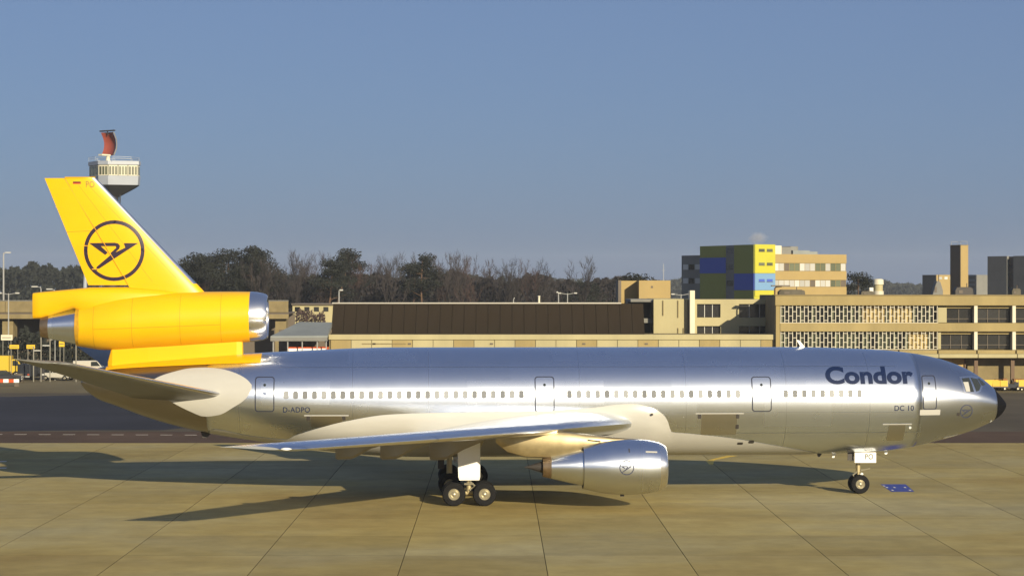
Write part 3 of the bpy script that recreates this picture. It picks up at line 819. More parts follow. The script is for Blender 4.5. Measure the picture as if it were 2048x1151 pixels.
for sd in (1, -1): wing_engine(sd)

# ---- landing gear
def wheel(parent, s, l, r, w, name='wheel'):
    """tyre with rim and hub; axle along y"""
    t = MB()
    prof = [(-w / 2 * 0.80, r * 0.49), (-w / 2, r * 0.74), (-w / 2 * 0.9, r * 0.93), (-w / 2 * 0.5, r), (w / 2 * 0.5, r), (w / 2 * 0.9, r * 0.93), (w / 2, r * 0.74), (w / 2 * 0.80, r * 0.49)]
    n = 28
    t.loft([[(rr_ * math.cos(2 * math.pi * k / n), y, rr_ * math.sin(2 * math.pi * k / n)) for k in range(n)] for y, rr_ in prof], cap=False)
    o = t.build('tyre', M['tyre'], parent, True); o.location = (s, -l, r)
    h = MB()
    n = 24
    pr = [(-w / 2 * 0.80, r * 0.50), (-w / 2 * 0.90, r * 0.47), (-w / 2 * 0.70, r * 0.42), (-w / 2 * 0.4, r * 0.30), (-w / 2 * 0.85, r * 0.22), (-w / 2 * 1.05, r * 0.14), (-w / 2 * 1.12, r * 0.02)]
    for sg in (1, -1):
        h.loft([[(rr_ * math.cos(2 * math.pi * k / n), sg * y, rr_ * math.sin(2 * math.pi * k / n)) for k in range(n)] for y, rr_ in pr], cap=False)
    ho = h.build('rim', M['rim'], parent, True); ho.location = (s, -l, r)
    return o
for sd in (1, -1):
    L = 5.33 * sd
    leg = MB().tube([(0, -L, 0.62), (0, -L, 2.2)], [0.13, 0.14], 12).tube([(0, -L, 2.0), (0, -L * 0.98, 3.9)], [0.22, 0.24], 12).build('main_landing_gear', M['strut'], plane, True)
    MB().tube([(-0.82, -L, 0.62), (0.82, -L, 0.62)], 0.12, 8).build('bogie_beam', M['strut'], leg, True)
    for s in (-0.80, 0.81):
        MB().tube([(s, -L - 0.62, 0.62), (s, -L + 0.62, 0.62)], 0.07, 8).build('axle', M['strut'], leg, True)
        for d in (0.55, -0.55): wheel(leg, s, L + d, 0.62, 0.46)
    MB().tube([(0.05, -L - sd * 0.16, 1.25), (0.32, -L - sd * 0.18, 1.02), (0.05, -L - sd * 0.16, 0.78)], 0.06, 6).tube([(-0.25, -L - sd * 0.2, 1.12), (0.25, -L - sd * 0.2, 1.12)], 0.06, 6).build('torque_link', M['rim'], leg, True)
    MB().tube([(0, -L, 1.9), (0.9, -L * 0.75, 3.6)], 0.10, 8).build('side_brace', M['strut'], leg, True)
    d = MB().add([(-0.62, -L - sd * 0.34, 3.55), (0.60, -L - sd * 0.34, 3.55), (0.59, -L - sd * 0.36, 1.5), (0.55, -L - sd * 0.34, 1.33), (-0.50, -L - sd * 0.34, 1.33), (-0.56, -L - sd * 0.36, 1.5),
                  (-0.62, -L - sd * 0.27, 3.55), (0.60, -L - sd * 0.27, 3.55), (0.59, -L - sd * 0.29, 1.5), (0.55, -L - sd * 0.27, 1.33), (-0.50, -L - sd * 0.27, 1.33), (-0.56, -L - sd * 0.29, 1.5)],
                 [(0, 1, 2, 5), (5, 2, 3, 4), (6, 11, 8, 7), (11, 10, 9, 8), (0, 6, 7, 1), (1, 7, 8, 2), (2, 8, 9, 3), (3, 9, 10, 4), (4, 10, 11, 5), (5, 11, 6, 0)])
    d.build('gear_door', M['white_paint'], leg)
# centre gear under the belly
cg = MB().tube([(-0.9, 0, 0.62), (-0.9, 0, 2.6)], 0.16, 10).build('centre_landing_gear', M['strut'], plane, True)
for d in (0.42, -0.42): wheel(cg, -0.9, d, 0.62, 0.42)
MB().box(-1.55, -1.2, -0.55, -0.50, 1.5, 2.35).build('gear_door', M['soot'], cg)
# nose gear
ng = MB().tube([(22.0, 0, 0.5), (21.98, 0, 1.3)], 0.085, 10).tube([(21.98, 0, 1.2), (21.95, 0, 2.6)], 0.13, 10).build('nose_landing_gear', M['strut'], plane, True)
MB().tube([(22.0, -0.42, 0.52), (22.0, 0.42, 0.52)], 0.07, 8).build('axle', M['strut'], ng, True)
for d in (0.33, -0.33): wheel(ng, 22.0, d, 0.53, 0.36)
MB().tube([(22.08, -0.1, 1.28), (22.42, -0.1, 1.33), (22.62, -0.1, 1.38)], [0.05, 0.035, 0.045], 6).tube([(21.9, -0.1, 1.2), (21.66, -0.1, 1.02), (21.8, -0.1, 0.85)], 0.05, 6).build('torque_link', M['rim'], ng, True)
MB().tube([(22.05, -0.14, 0.98), (22.2, -0.14, 1.12)], 0.08, 8).build('taxi_light', M['white_paint'], ng, True)
MB().tube([(21.95, 0, 2.0), (20.9, 0, 2.7)], 0.09, 8).build('drag_brace', M['strut'], ng, True)
for sd in (1, -1):
    d = MB().box(21.64, 22.86, -sd * 0.60 - 0.025, -sd * 0.60 + 0.025, 1.73, 2.32).build('gear_door', M['white_paint'], ng, False, 0.02)
    if sd == 1:
        conform('door_lettering', text_bm('PO', 22.24, 22.68, 1.93, 2.23, 0.008, 1.1), M['gasket'], d, lambda s, z: 0.626, 0.004, 0.3)
    MB().box(21.66, 22.80, -sd * 0.57 - 0.03, -sd * 0.57 + 0.03, 2.34, 2.58).build('gear_door_hinge', M['rim'], ng)
MB().box(21.3, 21.62, -0.40, -0.36, 1.86, 2.5).build('aft_gear_door', M['soot'], ng)

# ---- blades, probes, lamps
def blade(name, pts, hw, m):
    MB().prism(pts, -hw, hw).build(name, m, plane, False)
blade('blade_antenna', [(18.98, 8.12), (18.60, 8.12), (18.70, 8.22), (18.50, 8.56), (18.64, 8.54), (18.86, 8.30)], 0.025, M['white_paint'])
blade('belly_antenna', [(19.65, 2.24), (19.95, 2.24), (19.80, 2.02), (19.70, 2.02)], 0.025, M['soot'])
blade('belly_antenna', [(20.55, 2.26), (20.75, 2.26), (20.62, 1.98), (20.50, 1.98)], 0.025, M['white_paint'])
blade('belly_antenna', [(23.42, 2.42), (23.70, 2.42), (23.60, 2.16), (23.48, 2.16)], 0.025, M['white_paint'])
blade('tail_skid', [(-14.6, 3.6), (-14.0, 3.5), (-14.25, 3.22), (-14.5, 3.24)], 0.10, M['soot'])
conform('belly_scoop', poly_bm([[(26.55, 3.02), (27.35, 3.26), (27.40, 3.33), (26.60, 3.16)]]), M['white_paint'], plane, f_l, 0.04, 0.2)
conform('pitot_lamp', poly_bm([circle(29.32, 4.02, 0.07, 10)]), M['white_paint'], plane, f_l, 0.05, 0.3)
for (s, z) in ((15.6, 3.02), (15.0, 2.94)):
    conform('drain_port', poly_bm([round_rect(s - 0.16, s + 0.16, z - 0.07, z + 0.07, 0.06)]), M['soot'], plane, f_l, 0.03, 0.3)

# ------------------------------------------------------------------ buildings
M['tan_conc'] = mat('tan_concrete', (0.28, 0.22, 0.095), 0.85, vary=0.14, vscale=0.35, bump=0.2, bscale=5, stretch=(1, 1, 0.25))
M['tan_dark'] = mat('stained_concrete', (0.19, 0.15, 0.072), 0.85, vary=0.22, vscale=0.5, bump=0.2, bscale=5)
M['pale_conc'] = mat('pale_render', (0.36, 0.32, 0.18), 0.8, vary=0.10, vscale=0.3, bump=0.15, bscale=4, stretch=(1, 1, 0.3))
M['white_render'] = mat('white_render', (0.58, 0.55, 0.44), 0.7, vary=0.05, vscale=0.5)
M['pane_dark'] = mat('pane_dark', (0.022, 0.022, 0.022), 0.10, rnd=0.5)
M['pane_green'] = mat('pane_green', (0.10, 0.11, 0.07), 0.25, rnd=0.4)
M['pane_tan'] = mat('pane_tan', (0.36, 0.27, 0.10), 0.5, rnd=0.3)
M['pane_grey'] = mat('pane_blind', (0.42, 0.42, 0.40), 0.5, rnd=0.25)
M['frame_white'] = mat('frame_white', (0.50, 0.47, 0.38), 0.6)
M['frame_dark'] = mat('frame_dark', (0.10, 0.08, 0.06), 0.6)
M['brown_col'] = mat('brown_column', (0.10, 0.055, 0.025), 0.6)
M['amber'] = mat('amber_panel', (0.36, 0.235, 0.065), 0.55, vary=0.12, vscale=0.4, rnd=0.08)
M['amber_low'] = mat('amber_plinth', (0.26, 0.14, 0.025), 0.6, vary=0.2, vscale=0.6)
M['roof_brown'] = mat('brown_roof', (0.021, 0.0155, 0.0095), 0.9, spec=0.1, vary=0.25, vscale=0.25, stretch=(1, 1, 0.1), base2=(0.027, 0.0195, 0.012))
M['roof_edge'] = mat('roof_edge_metal', (0.45, 0.43, 0.38), 0.4, 0.4)
M['olive'] = mat('olive_green_panel', (0.24, 0.25, 0.035), 0.6, vary=0.04, vscale=0.6)  # lime panel colour darkened for the faces turned from the sun
M['lime'] = mat('lime_panel', (0.42, 0.40, 0.018), 0.6, vary=0.03, vscale=0.6)
M['deep_blue'] = mat('deep_blue_panel', (0.035, 0.085, 0.42), 0.6)  # light blue darkened for the shaded faces; plain on the low front windows
M['light_blue'] = mat('light_blue_panel', (0.13, 0.26, 0.45), 0.6)
M['beige'] = mat('beige_facade', (0.32, 0.235, 0.095), 0.8, vary=0.06, vscale=0.3)
M['grey_shade'] = mat('grey_concrete', (0.17, 0.17, 0.16), 0.85, vary=0.1, vscale=0.3)
M['roof_felt'] = mat('roof_felt', (0.09, 0.08, 0.06), 0.9, vary=0.3, vscale=0.5)
M['steel'] = mat('galvanised_steel', (0.48, 0.48, 0.46), 0.45, 0.5)
M['zinc'] = mat('zinc_roof', (0.20, 0.22, 0.22), 0.6, 0.1, vary=0.1, vscale=0.3)

class Bld:
    """a building: boxes given in world metres, kept as parts of one thing"""
    def __init__(self, name, label, cat, x, y, rotz=0.0, group=None):
        self.o = thing(name, label, cat, (x, y, -0.03), rotz, group); self.x, self.y = x, y
    def box(self, name, x0, x1, y0, y1, z0, z1, m, parent=None, bevel=0.0, world=True):
        dx, dy = (self.x, self.y) if world else (0, 0)
        return MB().box(x0 - dx, x1 - dx, y0 - dy, y1 - dy, z0, z1).build(name, m, parent or self.o, False, bevel)

# ---- terminal with the lattice screens
YT = 240.0
tX = lambda x: WX(x, YT)
tZ = lambda y: WZ(y, YT)
T = Bld('terminal_building', 'long three-storey tan concrete terminal with white lattice screens behind the nose', 'building', tX(1552), YT)
XE = tX(2230)
T.box('core', tX(1552), XE, YT + 1.3, YT + 16, -0.05, tZ(592), M['tan_dark'])
T.box('end_wall', tX(1552), tX(1560), YT + 0.05, YT + 1.3, -0.05, tZ(610), M['tan_conc'])
T.box('parapet', tX(1552) - 0.1, XE, YT - 0.1, YT + 1.4, tZ(610), tZ(590), M['tan_conc'], bevel=0.03)
T.box('parapet_cap', tX(1552) - 0.2, XE, YT - 0.2, YT + 1.6, tZ(590) + 0.003, tZ(588.4), M['tan_dark'])
T.box('floor_band', tX(1560) + 0.003, XE, YT - 0.02, YT + 1.28, tZ(662), tZ(645), M['tan_conc'], bevel=0.03)
T.box('roof', tX(1552), XE, YT + 1.45, YT + 15.9, tZ(592) + 0.01, tZ(590), M['roof_felt'])
x = tX(1560)
# projecting balcony ledges of the lower storeys, in sections
for i in range(7):
    a, b = tX(1560 + 78 * i + 2), tX(1560 + 78 * (i + 1))
    T.box('ledge', a + 0.02, b - 0.02, YT - 0.75, YT + 1.28, tZ(706), tZ(699), M['tan_conc'], bevel=0.03)
    T.box('canopy', a - 0.06, b - 0.01, YT - 1.5, YT + 1.2, tZ(714), tZ(706) - 0.004, M['pale_conc'], bevel=0.04)
def screen(name, y0, y1, cols):
    z1, z0 = tZ(y0), tZ(y1)
    hgt = z1 - z0
    xs0, xs1 = tX(1562), tX(1875)
    n = cols; dx = (xs1 - xs0) / n
    root = T.box(name, xs0 - 0.12, xs1 + 0.12, YT + 0.10, YT + 0.22, z0 - 0.06, z0, M['frame_white'])
    vb = MB().box(-0.038, 0.038, -0.05, 0.05, 0, hgt).mesh('screen_bar', M['frame_white'])
    hb = MB().box(-dx / 2 + 0.04, dx / 2 - 0.04, -0.04, 0.04, -0.035, 0.035).mesh('screen_rung', M['frame_white'])
    pn = MB().box(-dx / 2, dx / 2, 0, 0.03, 0, hgt)
    panes = [pn.mesh('screen_pane', M[k]) for k in ('pane_dark', 'pane_green', 'pane_tan')]
    for i in range(n + 1):
        place('screen_bar', vb, root, (xs0 + dx * i - T.x, YT + 0.15 - T.y, z0))
    for i in range(n):
        xc = xs0 + dx * (i + 0.5) - T.x
        hs = ((0.13, 0.66) if i % 2 else (0.40, 0.92))
        for h in hs:
            place('screen_rung', hb, root, (xc, YT + 0.15 - T.y, z0 + hgt * h))
        u = i / n
        k = 0
        if name == 'upper_screen': k = (2 if random.random() < 0.75 else 1) if 0.5 < u < 0.86 else (1 if random.random() < 0.55 else 0)
        else: k = (2 if random.random() < 0.8 else 1) if u > 0.80 else (1 if random.random() < 0.5 else 0)
        place('screen_pane', panes[k], root, (xc, YT + 1.05 - T.y, z0))
screen('upper_screen', 611, 644, 40)
screen('lower_screen', 663, 697, 40)
T.box('screen_jamb', tX(1876), tX(1893.5), YT + 0.03, YT + 1.28, tZ(644), tZ(614), M['pale_conc'])
T.box('screen_jamb', tX(1876), tX(1882), YT + 0.03, YT + 1.28, tZ(697), tZ(664), M['pale_conc'])
# window bays with white piers
def bay(x0, x1, y0, y1):
    a, b, z1, z0 = tX(x0), tX(x1), tZ(y0), tZ(y1)
    zt_ = z0 + (z1 - z0) * 0.27
    r = T.box('window_bay', a, b, YT + 1.08, YT + 1.16, z0, zt_ - 0.03, M['pane_dark'])
    n = max(2, int(round((b - a) / 1.3)))
    for i in range(n):
        p, q = a + (b - a) * i / n, a + (b - a) * (i + 1) / n
        T.box('pane', p + 0.03, q - 0.03, YT + 1.0, YT + 1.05, zt_ + 0.03, z1 - 0.02, M['pane_dark'], r)
        T.box('mullion', q - 0.03, q + 0.03, YT + 0.94, YT + 1.07, z0 + 0.01, z1 - 0.01, M['frame_dark'], r)
    T.box('transom', a, b, YT + 0.92, YT + 1.07, zt_ - 0.028, zt_ + 0.028, M['frame_dark'], r)
for x0, x1 in ((1894, 1948), (1956, 2024.5), (2032.5, 2101), (2109, 2177)):
    bay(x0, x1, 616, 644.5); bay(x0 if x0 > 1900 else 1882.5, x1, 668, 697)
    for (ya, yb) in ((610.5, 644.5), (662.5, 698.5)):
        T.box('pier', tX(x1 + 0.6), tX(x1 + 7.2), YT + 0.02, YT + 1.29, tZ(yb), tZ(ya), M['white_render'])
T.box('lintel', tX(1894), XE, YT + 0.6, YT + 1.27, tZ(615.6), tZ(610.4), M['tan_conc'])
T.box('lintel', tX(1882), XE, YT + 0.6, YT + 1.27, tZ(667.6), tZ(662.4), M['tan_conc'])
# ground floor: amber panels between brown columns
for i in range(10):
    a = tX(1690 + 24.3 * i + (0 if i < 20 else 0)); b = tX(1690 + 24.3 * (i + 1))
    T.box('wall_panel', a + 0.015, b - 0.015, YT + 0.9, YT + 1.27, 1.25, tZ(716), M['amber'])
    T.box('plinth_panel', a + 0.015, b - 0.015, YT + 0.86, YT + 1.27, -0.04, 1.24, M['amber_low'])
    if i % 3 != 2: T.box('downpipe', b - 0.07, b + 0.07, YT + 0.7, YT + 0.84, -0.04, tZ(716), M['brown_col'])
for px in (1877, 1950, 2023, 2096):
    T.box('column', tX(px) - 0.2, tX(px) + 0.2, YT - 0.6, YT - 0.2, -0.04, tZ(714) - 0.005, M['brown_col'])
# roof plant of the terminal, each piece lifted by itself
vent = thing('roof_ventilator', 'white capped ventilator drum standing on the terminal roof', 'ventilator', (tX(1775), YT + 6, tZ(590)))
zr = tZ(590)
MB().tube([(0, 0, -0.02), (0, 0, 0.45)], [0.62, 0.62], 16).build('base_ring', M['frame_white'], vent, True)
MB().tube([(0, 0, 0.45), (0, 0, 1.15)], [0.52, 0.52], 16).build('drum', M['pale_conc'], vent, True)
MB().tube([(0, 0, 1.15), (0, 0, 1.2), (0, 0, 1.75), (0, 0, 1.85)], [0.5, 0.62, 0.58, 0.4], 16).build('cap', M['white_render'], vent, True)
MB().box(-1.05, -0.62, -0.3, 0.3, 0.02, 0.85).build('side_duct', M['steel'], vent)
def roof_lump(name, label, px, w, h, m, dy=5, prof=None):
    t = thing(name, label, 'roof plant', (tX(px), YT + dy, zr))
    b = MB()
    pts = prof or [(-w / 2, -0.01), (w / 2, -0.01), (w / 2 * 0.96, h * 0.75), (w / 2 * 0.7, h), (-w / 2 * 0.8, h), (-w / 2, h * 0.6)]
    b.prism(pts, -0.7, 0.7).build('housing', m, t, False, 0.04)
    MB().box(-w * 0.3, -w * 0.1, -0.75, -0.705, h * 0.2, h * 0.6).build('grille', M['frame_dark'], t)
    MB().tube([(w * 0.2, 0, h * 0.5), (w * 0.2, 0, h * 1.5)], 0.05, 6).build('pipe', M['frame_dark'], t)
roof_lump('roof_cooler', 'black low roof cooler beside the dark chimney block', 1945, 2.1, 0.9, M['soot'])
roof_lump('roof_cooler', 'small black roof cooler beside the white ventilator drum', 1748, 1.5, 0.45, M['roof_felt'])
roof_lump('roof_duct', 'dark sloping roof duct at the corner of the terminal', 1592, 3.0, 0.62, M['roof_felt'], 4)
roof_lump('roof_duct', 'tall grey roof duct with a bare bush-like outline', 1898, 1.2, 1.55, M['grey_shade'], 7, [(-0.6, 0), (0.6, 0), (0.6, 0.5), (0.3, 1.5), (-0.1, 1.6), (-0.35, 0.9)])
roof_lump('roof_duct', 'brown roof duct near the grey office block', 2047, 1.0, 0.75, M['roof_felt'], 4)
# flue with bent top at the corner of the terminal roof
fl_ = thing('roof_flue', 'bent dark flue pipe standing at the corner of the terminal roof', 'flue', (tX(1556), YT + 3, zr))
MB().tube([(0, 0, -0.05), (0, 0, 0.75), (0.18, 0, 0.95), (0.8, 0, 1.0)], 0.09, 6).build('pipe', M['brown_col'], fl_, True)
MB().box(-0.4, 1.7, -0.4, 0.4, 0.98, 1.12).build('hood', M['frame_dark'], fl_)

# ---- recessed pale block between the terminal and the hall
YC = 250.0
cX = lambda x: WX(x, YC)
cZ = lambda y: WZ(y, YC)
C = Bld('stair_block', 'pale rendered block with white pier set back between hall and terminal', 'building', cX(1307), YC)
C.box('wall', cX(1307), cX(1375), YC, YC + 12, -0.05, cZ(597), M['pale_conc'], bevel=0.03)
C.box('pier', cX(1378), cX(1388), YC - 1.2, YC + 1.2, -0.05, cZ(580), M['white_render'], bevel=0.03)
C.box('reveal', cX(1375) + 0.003, cX(1389), YC + 0.5, YC + 12, -0.05, cZ(598), M['pale_conc'])
C.box('back_wall', cX(1389) + 0.003, cX(1556), YC + 0.55, YC + 12, -0.05, cZ(598.5), M['grey_shade'])
for ya, yb in ((598, 607), (634, 651), (674, 720)):
    C.box('spandrel', cX(1389) + 0.006, cX(1553), YC, YC + 0.54, cZ(yb), cZ(ya) + (0.02 if ya == 598 else 0), M['pale_conc'])
for xa, xb in ((1389.2, 1394), (1441, 1478), (1541, 1553)):
    for ya, yb in ((607, 634), (651, 674)):
        C.box('wall_pier', cX(xa), cX(xb), YC + 0.01, YC + 0.53, cZ(yb) + 0.003, cZ(ya) - 0.003, M['pale_conc'])
for xa, xb in ((1394, 1441), (1478, 1541)):
    for ya, yb in ((607, 634), (651, 674)):
        n = 3
        for i in range(n):
            p, q = cX(xa) + (cX(xb) - cX(xa)) * i / n, cX(xa) + (cX(xb) - cX(xa)) * (i + 1) / n
            w_ = C.box('window', p + 0.03, q - 0.03, YC + 0.38, YC + 0.42, cZ(yb) + 0.05, cZ(ya) - 0.05, M['pane_dark'])
            if i: C.box('mullion', p - 0.03, p + 0.03, YC + 0.33, YC + 0.45, cZ(yb) + 0.01, cZ(ya) - 0.01, M['steel'], w_)
for px, ya, yb in ((1326, 600, 630), (1356, 600, 634), (1356, 655, 674), (1367, 655, 674)):
    C.box('downpipe', cX(px) - 0.06, cX(px) + 0.06, YC - 0.12, YC - 0.004, cZ(yb), cZ(ya), M['tan_dark'])
C.box('dark_passage', cX(1262), cX(1307) - 0.003, YC + 6, YC + 12, -0.05, cZ(603), M['frame_dark'])
C.box('passage_roof', cX(1262), cX(1307) - 0.003, YC + 0.6, YC + 12.1, cZ(603) + 0.003, cZ(597.5), M['grey_shade'])
C.box('passage_deck', cX(1262), cX(1307) - 0.003, YC + 1.2, YC + 5.9, cZ(645), cZ(636), M['grey_shade'])

# penthouse boxes behind it
YP = 262.0
pX = lambda x: WX(x, YP)
pZ = lambda y: WZ(y, YP)
P_ = Bld('penthouse', 'tan plywood-coloured box house on the roof behind the hall', 'building', pX(1237), YP)
P_.box('right_block', pX(1278), pX(1341), YP, YP + 7, -0.05, pZ(560), M['beige'])
P_.box('left_block', pX(1243), pX(1278) - 0.003, YP + 3.2, YP + 7, -0.05, pZ(560.5), M['beige'])
P_.box('side_fin', pX(1237), pX(1243) - 0.003, YP + 0.6, YP + 7, -0.05, pZ(559.5), M['frame_dark'])
P_.box('hatch', pX(1302), pX(1306), YP - 0.05, YP - 0.004, pZ(575), pZ(571), M['frame_dark'])

# ---- hall with the brown mansard
YHL = 240.5
hX = lambda x: WX(x, YHL)
hZ = lambda y: WZ(y, YHL)
Hh = Bld('hall', 'long low hall with dark brown sloping roof over a cream panelled wall', 'building', hX(658), YHL)
Hh.box('wall', hX(658), hX(1553) - 0.02, YHL + 0.35, YHL + 8, -0.05, hZ(669), M['tan_dark'])
Hh.box('fascia', hX(657), hX(1553) - 0.1, YHL + 0.05, YHL + 0.9, hZ(678.5), hZ(668), M['pale_conc'], bevel=0.03)
pw = 41.0
k = 0
x = 661.0
pme = {}
while x < 1550:
    x1 = min(x + pw, 1551)
    Hh.box('wall_panel', hX(x) + 0.03, hX(x1) - 0.03, YHL + 0.20, YHL + 0.345, hZ(700), hZ(679), M['pale_conc'] if k % 3 else M['tan_conc'])
    x = x1; k += 1
for px in (816, 980, 1165, 1290, 745):
    Hh.box('vent', hX(px), hX(px + 6), YHL + 0.12, YHL + 0.195, hZ(688), hZ(685), M['frame_dark'])
Hh.box('sign_rail', hX(724), hX(812), YHL + 0.12, YHL + 0.195, hZ(687.2), hZ(685.6), M['tan_dark'])
# the mansard: sheets of roofing side by side
zr0, zr1 = hZ(668.2), WZ(606.5, YHL + 4.2)
n = 26
xa, xb = hX(660), hX(1291)
dx = (xb - xa) / n
me = MB().add([(0.02, 0, zr0), (dx - 0.02, 0, zr0), (dx - 0.02, 3.2, zr1), (0.02, 3.2, zr1), (0.02, 0.12, zr0), (dx - 0.02, 0.12, zr0), (dx - 0.02, 3.32, zr1), (0.02, 3.32, zr1)],
              [(0, 1, 2, 3), (4, 7, 6, 5), (0, 4, 5, 1), (1, 5, 6, 2), (2, 6, 7, 3), (3, 7, 4, 0)]).mesh('roof_sheet', M['roof_brown'])
for i in range(n):
    place('roof_sheet', me, Hh.o, (xa + dx * i - Hh.x, 0.95 + random.uniform(0, 0.015), 0))
Hh.box('roof_core', xa + 0.1, xb - 0.15, YHL + 4.4, YHL + 14, -0.05, zr1 - 0.05, M['roof_brown'])
MB().prism([(0, 0)] * 0 or [(0.98, zr0), (4.2, zr1 - 0.02), (13.9, zr1 - 0.02), (13.9, zr0)], 0, 0.1).build('gable', M['roof_brown'], Hh.o).matrix_local = Matrix(((0, 1, 0, xb - Hh.x - 0.12), (1, 0, 0, 0.1), (0, 0, 1, 0), (0, 0, 0, 1)))
Hh.box('ridge_edge', xa - 0.1, xb - 2.5, YHL + 4.05, YHL + 4.45, zr1 + 0.004, zr1 + 0.14, M['roof_edge'])

# ---- the colour-panelled block
YK = 330.0
ks = FPX / YK
K = Bld('panel_block', 'office block with lime, olive and blue panels and long beige window bands', 'building', WX(1509, YK), YK, R(26))
kz = lambda y: WZ(y, YK)
K.box('tower_front', 0, 3.72, 0.003, 6, -0.05, kz(590), M['lime'], world=False)
def kfront(x0, x1, y0, y1, m, name='front_panel', d=0.0):
    return K.box(name, x0, x1, -0.12 - d, 0.0, kz(y1), kz(y0), m, world=False)
kfront(0.02, 3.70, 488, 545.5, M['lime']); kfront(0.02, 3.70, 546, 579.5, M['light_blue']); kfront(0.02, 3.70, 580, 592, M['lime'])
K.box('tower_core', 0.01, 3.71, 0.004, 15.7, kz(590) + 0.005, kz(489), M['olive'], world=False)
for yy in (499.5, 527, 560):
    for xx in (0.7, 2.15):
        w_ = K.box('front_window', xx, xx + 1.05, -0.15, -0.125, kz(yy + 2.6), kz(yy - 2.6), M['pane_green'] if yy < 550 else M['deep_blue'], world=False)
        K.box('window_sill', xx - 0.05, xx + 1.1, -0.2, -0.124, kz(yy + 3.3), kz(yy + 2.65), M['frame_dark'], w_, world=False)
def kside(y0, y1, z0, z1, m, d=0.0, name='side_panel'):
    return K.box(name, -0.12 - d, 0.006, y0, y1, z0, z1, m, world=False)
kside(0.03, 5.7, kz(545.5), kz(488.3), M['olive']); kside(0.03, 5.7, kz(579.5), kz(546), M['deep_blue']); kside(0.03, 5.7, kz(597), kz(580), M['olive'])
kside(8.2, 16, kz(512.5), kz(488.5), M['olive']); kside(8.2, 16, kz(545), kz(513), M['deep_blue'], 0.03); kside(8.2, 16, kz(598), kz(545.5), M['olive'])
kside(5.75, 8.15, kz(598), kz(488.5), M['grey_shade'], -0.02, 'side_core')
for yy in (498, 531, 564):
    kside(6.0, 7.9, kz(yy + 7), kz(yy - 4), M['pane_dark'], 0.012, 'side_window')
K.box('rear_wing', 0.25, 3.7, 16.05, 22.4, -0.05, kz(507), M['grey_shade'], world=False)
for yy in (531, 560):
    for i in range(3):
        K.box('wing_window', 0.18, 0.245, 16.5 + 1.9 * i, 18.0 + 1.9 * i, kz(yy + 6), kz(yy - 5), M['pane_grey'] if i != 1 else M['pane_dark'], world=False)
# beige wing to the right, its bands and ribbon windows
wl_, wd = 13.4, 0.35
K.box('wing_core', 3.75, 3.75 + wl_, wd + 0.25, 13, -0.05, kz(508), M['beige'], world=False)
for ya, yb in ((507, 525), (541, 559), (573, 594)):
    K.box('wing_band', 3.76, 3.75 + wl_ + 0.1, wd, wd + 0.245, kz(yb), kz(ya), M['beige'], world=False)
for ya, yb in ((525, 541), (559, 573)):
    n = 14
    for i in range(n):
        a = 3.78 + wl_ * i / n; b = 3.78 + wl_ * (i + 1) / n
        dark = random.random() < (0.65 if ya == 525 else 0.2)
        w_ = K.box('ribbon_window', a + 0.03, b - 0.03, wd + 0.14, wd + 0.2, kz(yb) + 0.04, kz(ya) - 0.04, M['frame_dark'] if dark and random.random() < 0.5 else (M['pane_green'] if dark else M['pane_grey']), world=False)
        K.box('mullion', b - 0.025, b + 0.025, wd + 0.10, wd + 0.21, kz(yb) + 0.01, kz(ya) - 0.01, M['beige'], w_, world=False)
K.box('white_penthouse', 3.9, 5.3, 0.6, 4, kz(508) + 0.004, kz(490), M['white_render'], world=False)
K.box('roof_plant', 6.0, 8.0, 2, 6, kz(508) + 0.004, kz(492), M['grey_shade'], world=False)
K.box('roof_plant', 8.1, 11.2, 1.6, 5, kz(508) + 0.004, kz(499), M['zinc'], world=False)
K.box('roof_plant', 10.0, 11.4, 5.2, 8, kz(508) + 0.004, kz(490), M['grey_shade'], world=False)
K.box('roof_plant', 11.5, 13.2, 2.4, 5, kz(508) + 0.004, kz(501), M['zinc'], world=False)

# ---- chimney block and the far offices on the right
YQ = 330.0
q = Bld('chimney_block', 'tall narrow block, one face tan and one dark, behind the terminal roof', 'tower', WX(1921.5, YQ), YQ, R(26))
qz = lambda y: WZ(y, YQ)
q.box('shaft', 0, 1.42, 0, 2.55, -0.05, qz(490), M['beige'], world=False)
q.box('side_cladding', -0.06, -0.003, 0.02, 2.53, -0.05, qz(490.5), M['frame_dark'], world=False)  # dark sheet paints the shade on the face turned from the sun
q.box('cap', -0.1, 1.5, -0.08, 2.65, qz(490) + 0.003, qz(489), M['tan_dark'], world=False)
fr = MB()
for (a, b) in ((0.1, 0.1), (1.3, 0.1), (1.3, 2.4), (0.1, 2.4)): fr.tube([(a, b, qz(490)), (a, b, qz(482))], 0.03, 5)
fr.tube([(0.1, 0.1, qz(482)), (1.3, 0.1, qz(482)), (1.3, 2.4, qz(482)), (0.1, 2.4, qz(482))], 0.025, 5)
fr.build('roof_railing', M['steel'], q.o)
YG = 310.0
gz = lambda y: WZ(y, YG)
G_ = Bld('grey_office', 'grey concrete office block with a dark vertical window slot', 'building', WX(1975, YG), YG, R(30))
G_.box('side_wall', 0.0, 0.5, -18, -5.3, -0.05, gz(512), M['grey_shade'], world=False)
G_.box('side_wall', 0.0, 0.5, -4.0, 0, -0.05, gz(512), M['grey_shade'], world=False)
G_.box('body', 0.5, 14, -18, 0, -0.05, gz(513), M['grey_shade'], world=False)
for ya, yb in ((513, 531), (534, 547), (549, 573), (577, 590)):
    G_.box('slot_window', 0.35, 0.495, -5.29, -4.01, gz(yb), gz(ya), M['frame_dark'], world=False)
YF = 480.0
far = Bld('far_office', 'small distant tan office with a dark end wall beyond the chimney block', 'building', WX(1873, YF), YF, R(20))
far.box('front', 0, 5.0, 0, 6, -0.05, WZ(549, YF), M['beige'], world=False)
far.box('end_wall', -0.1, -0.003, 0.02, 5.9, -0.05, WZ(549.5, YF), M['frame_dark'], world=False)
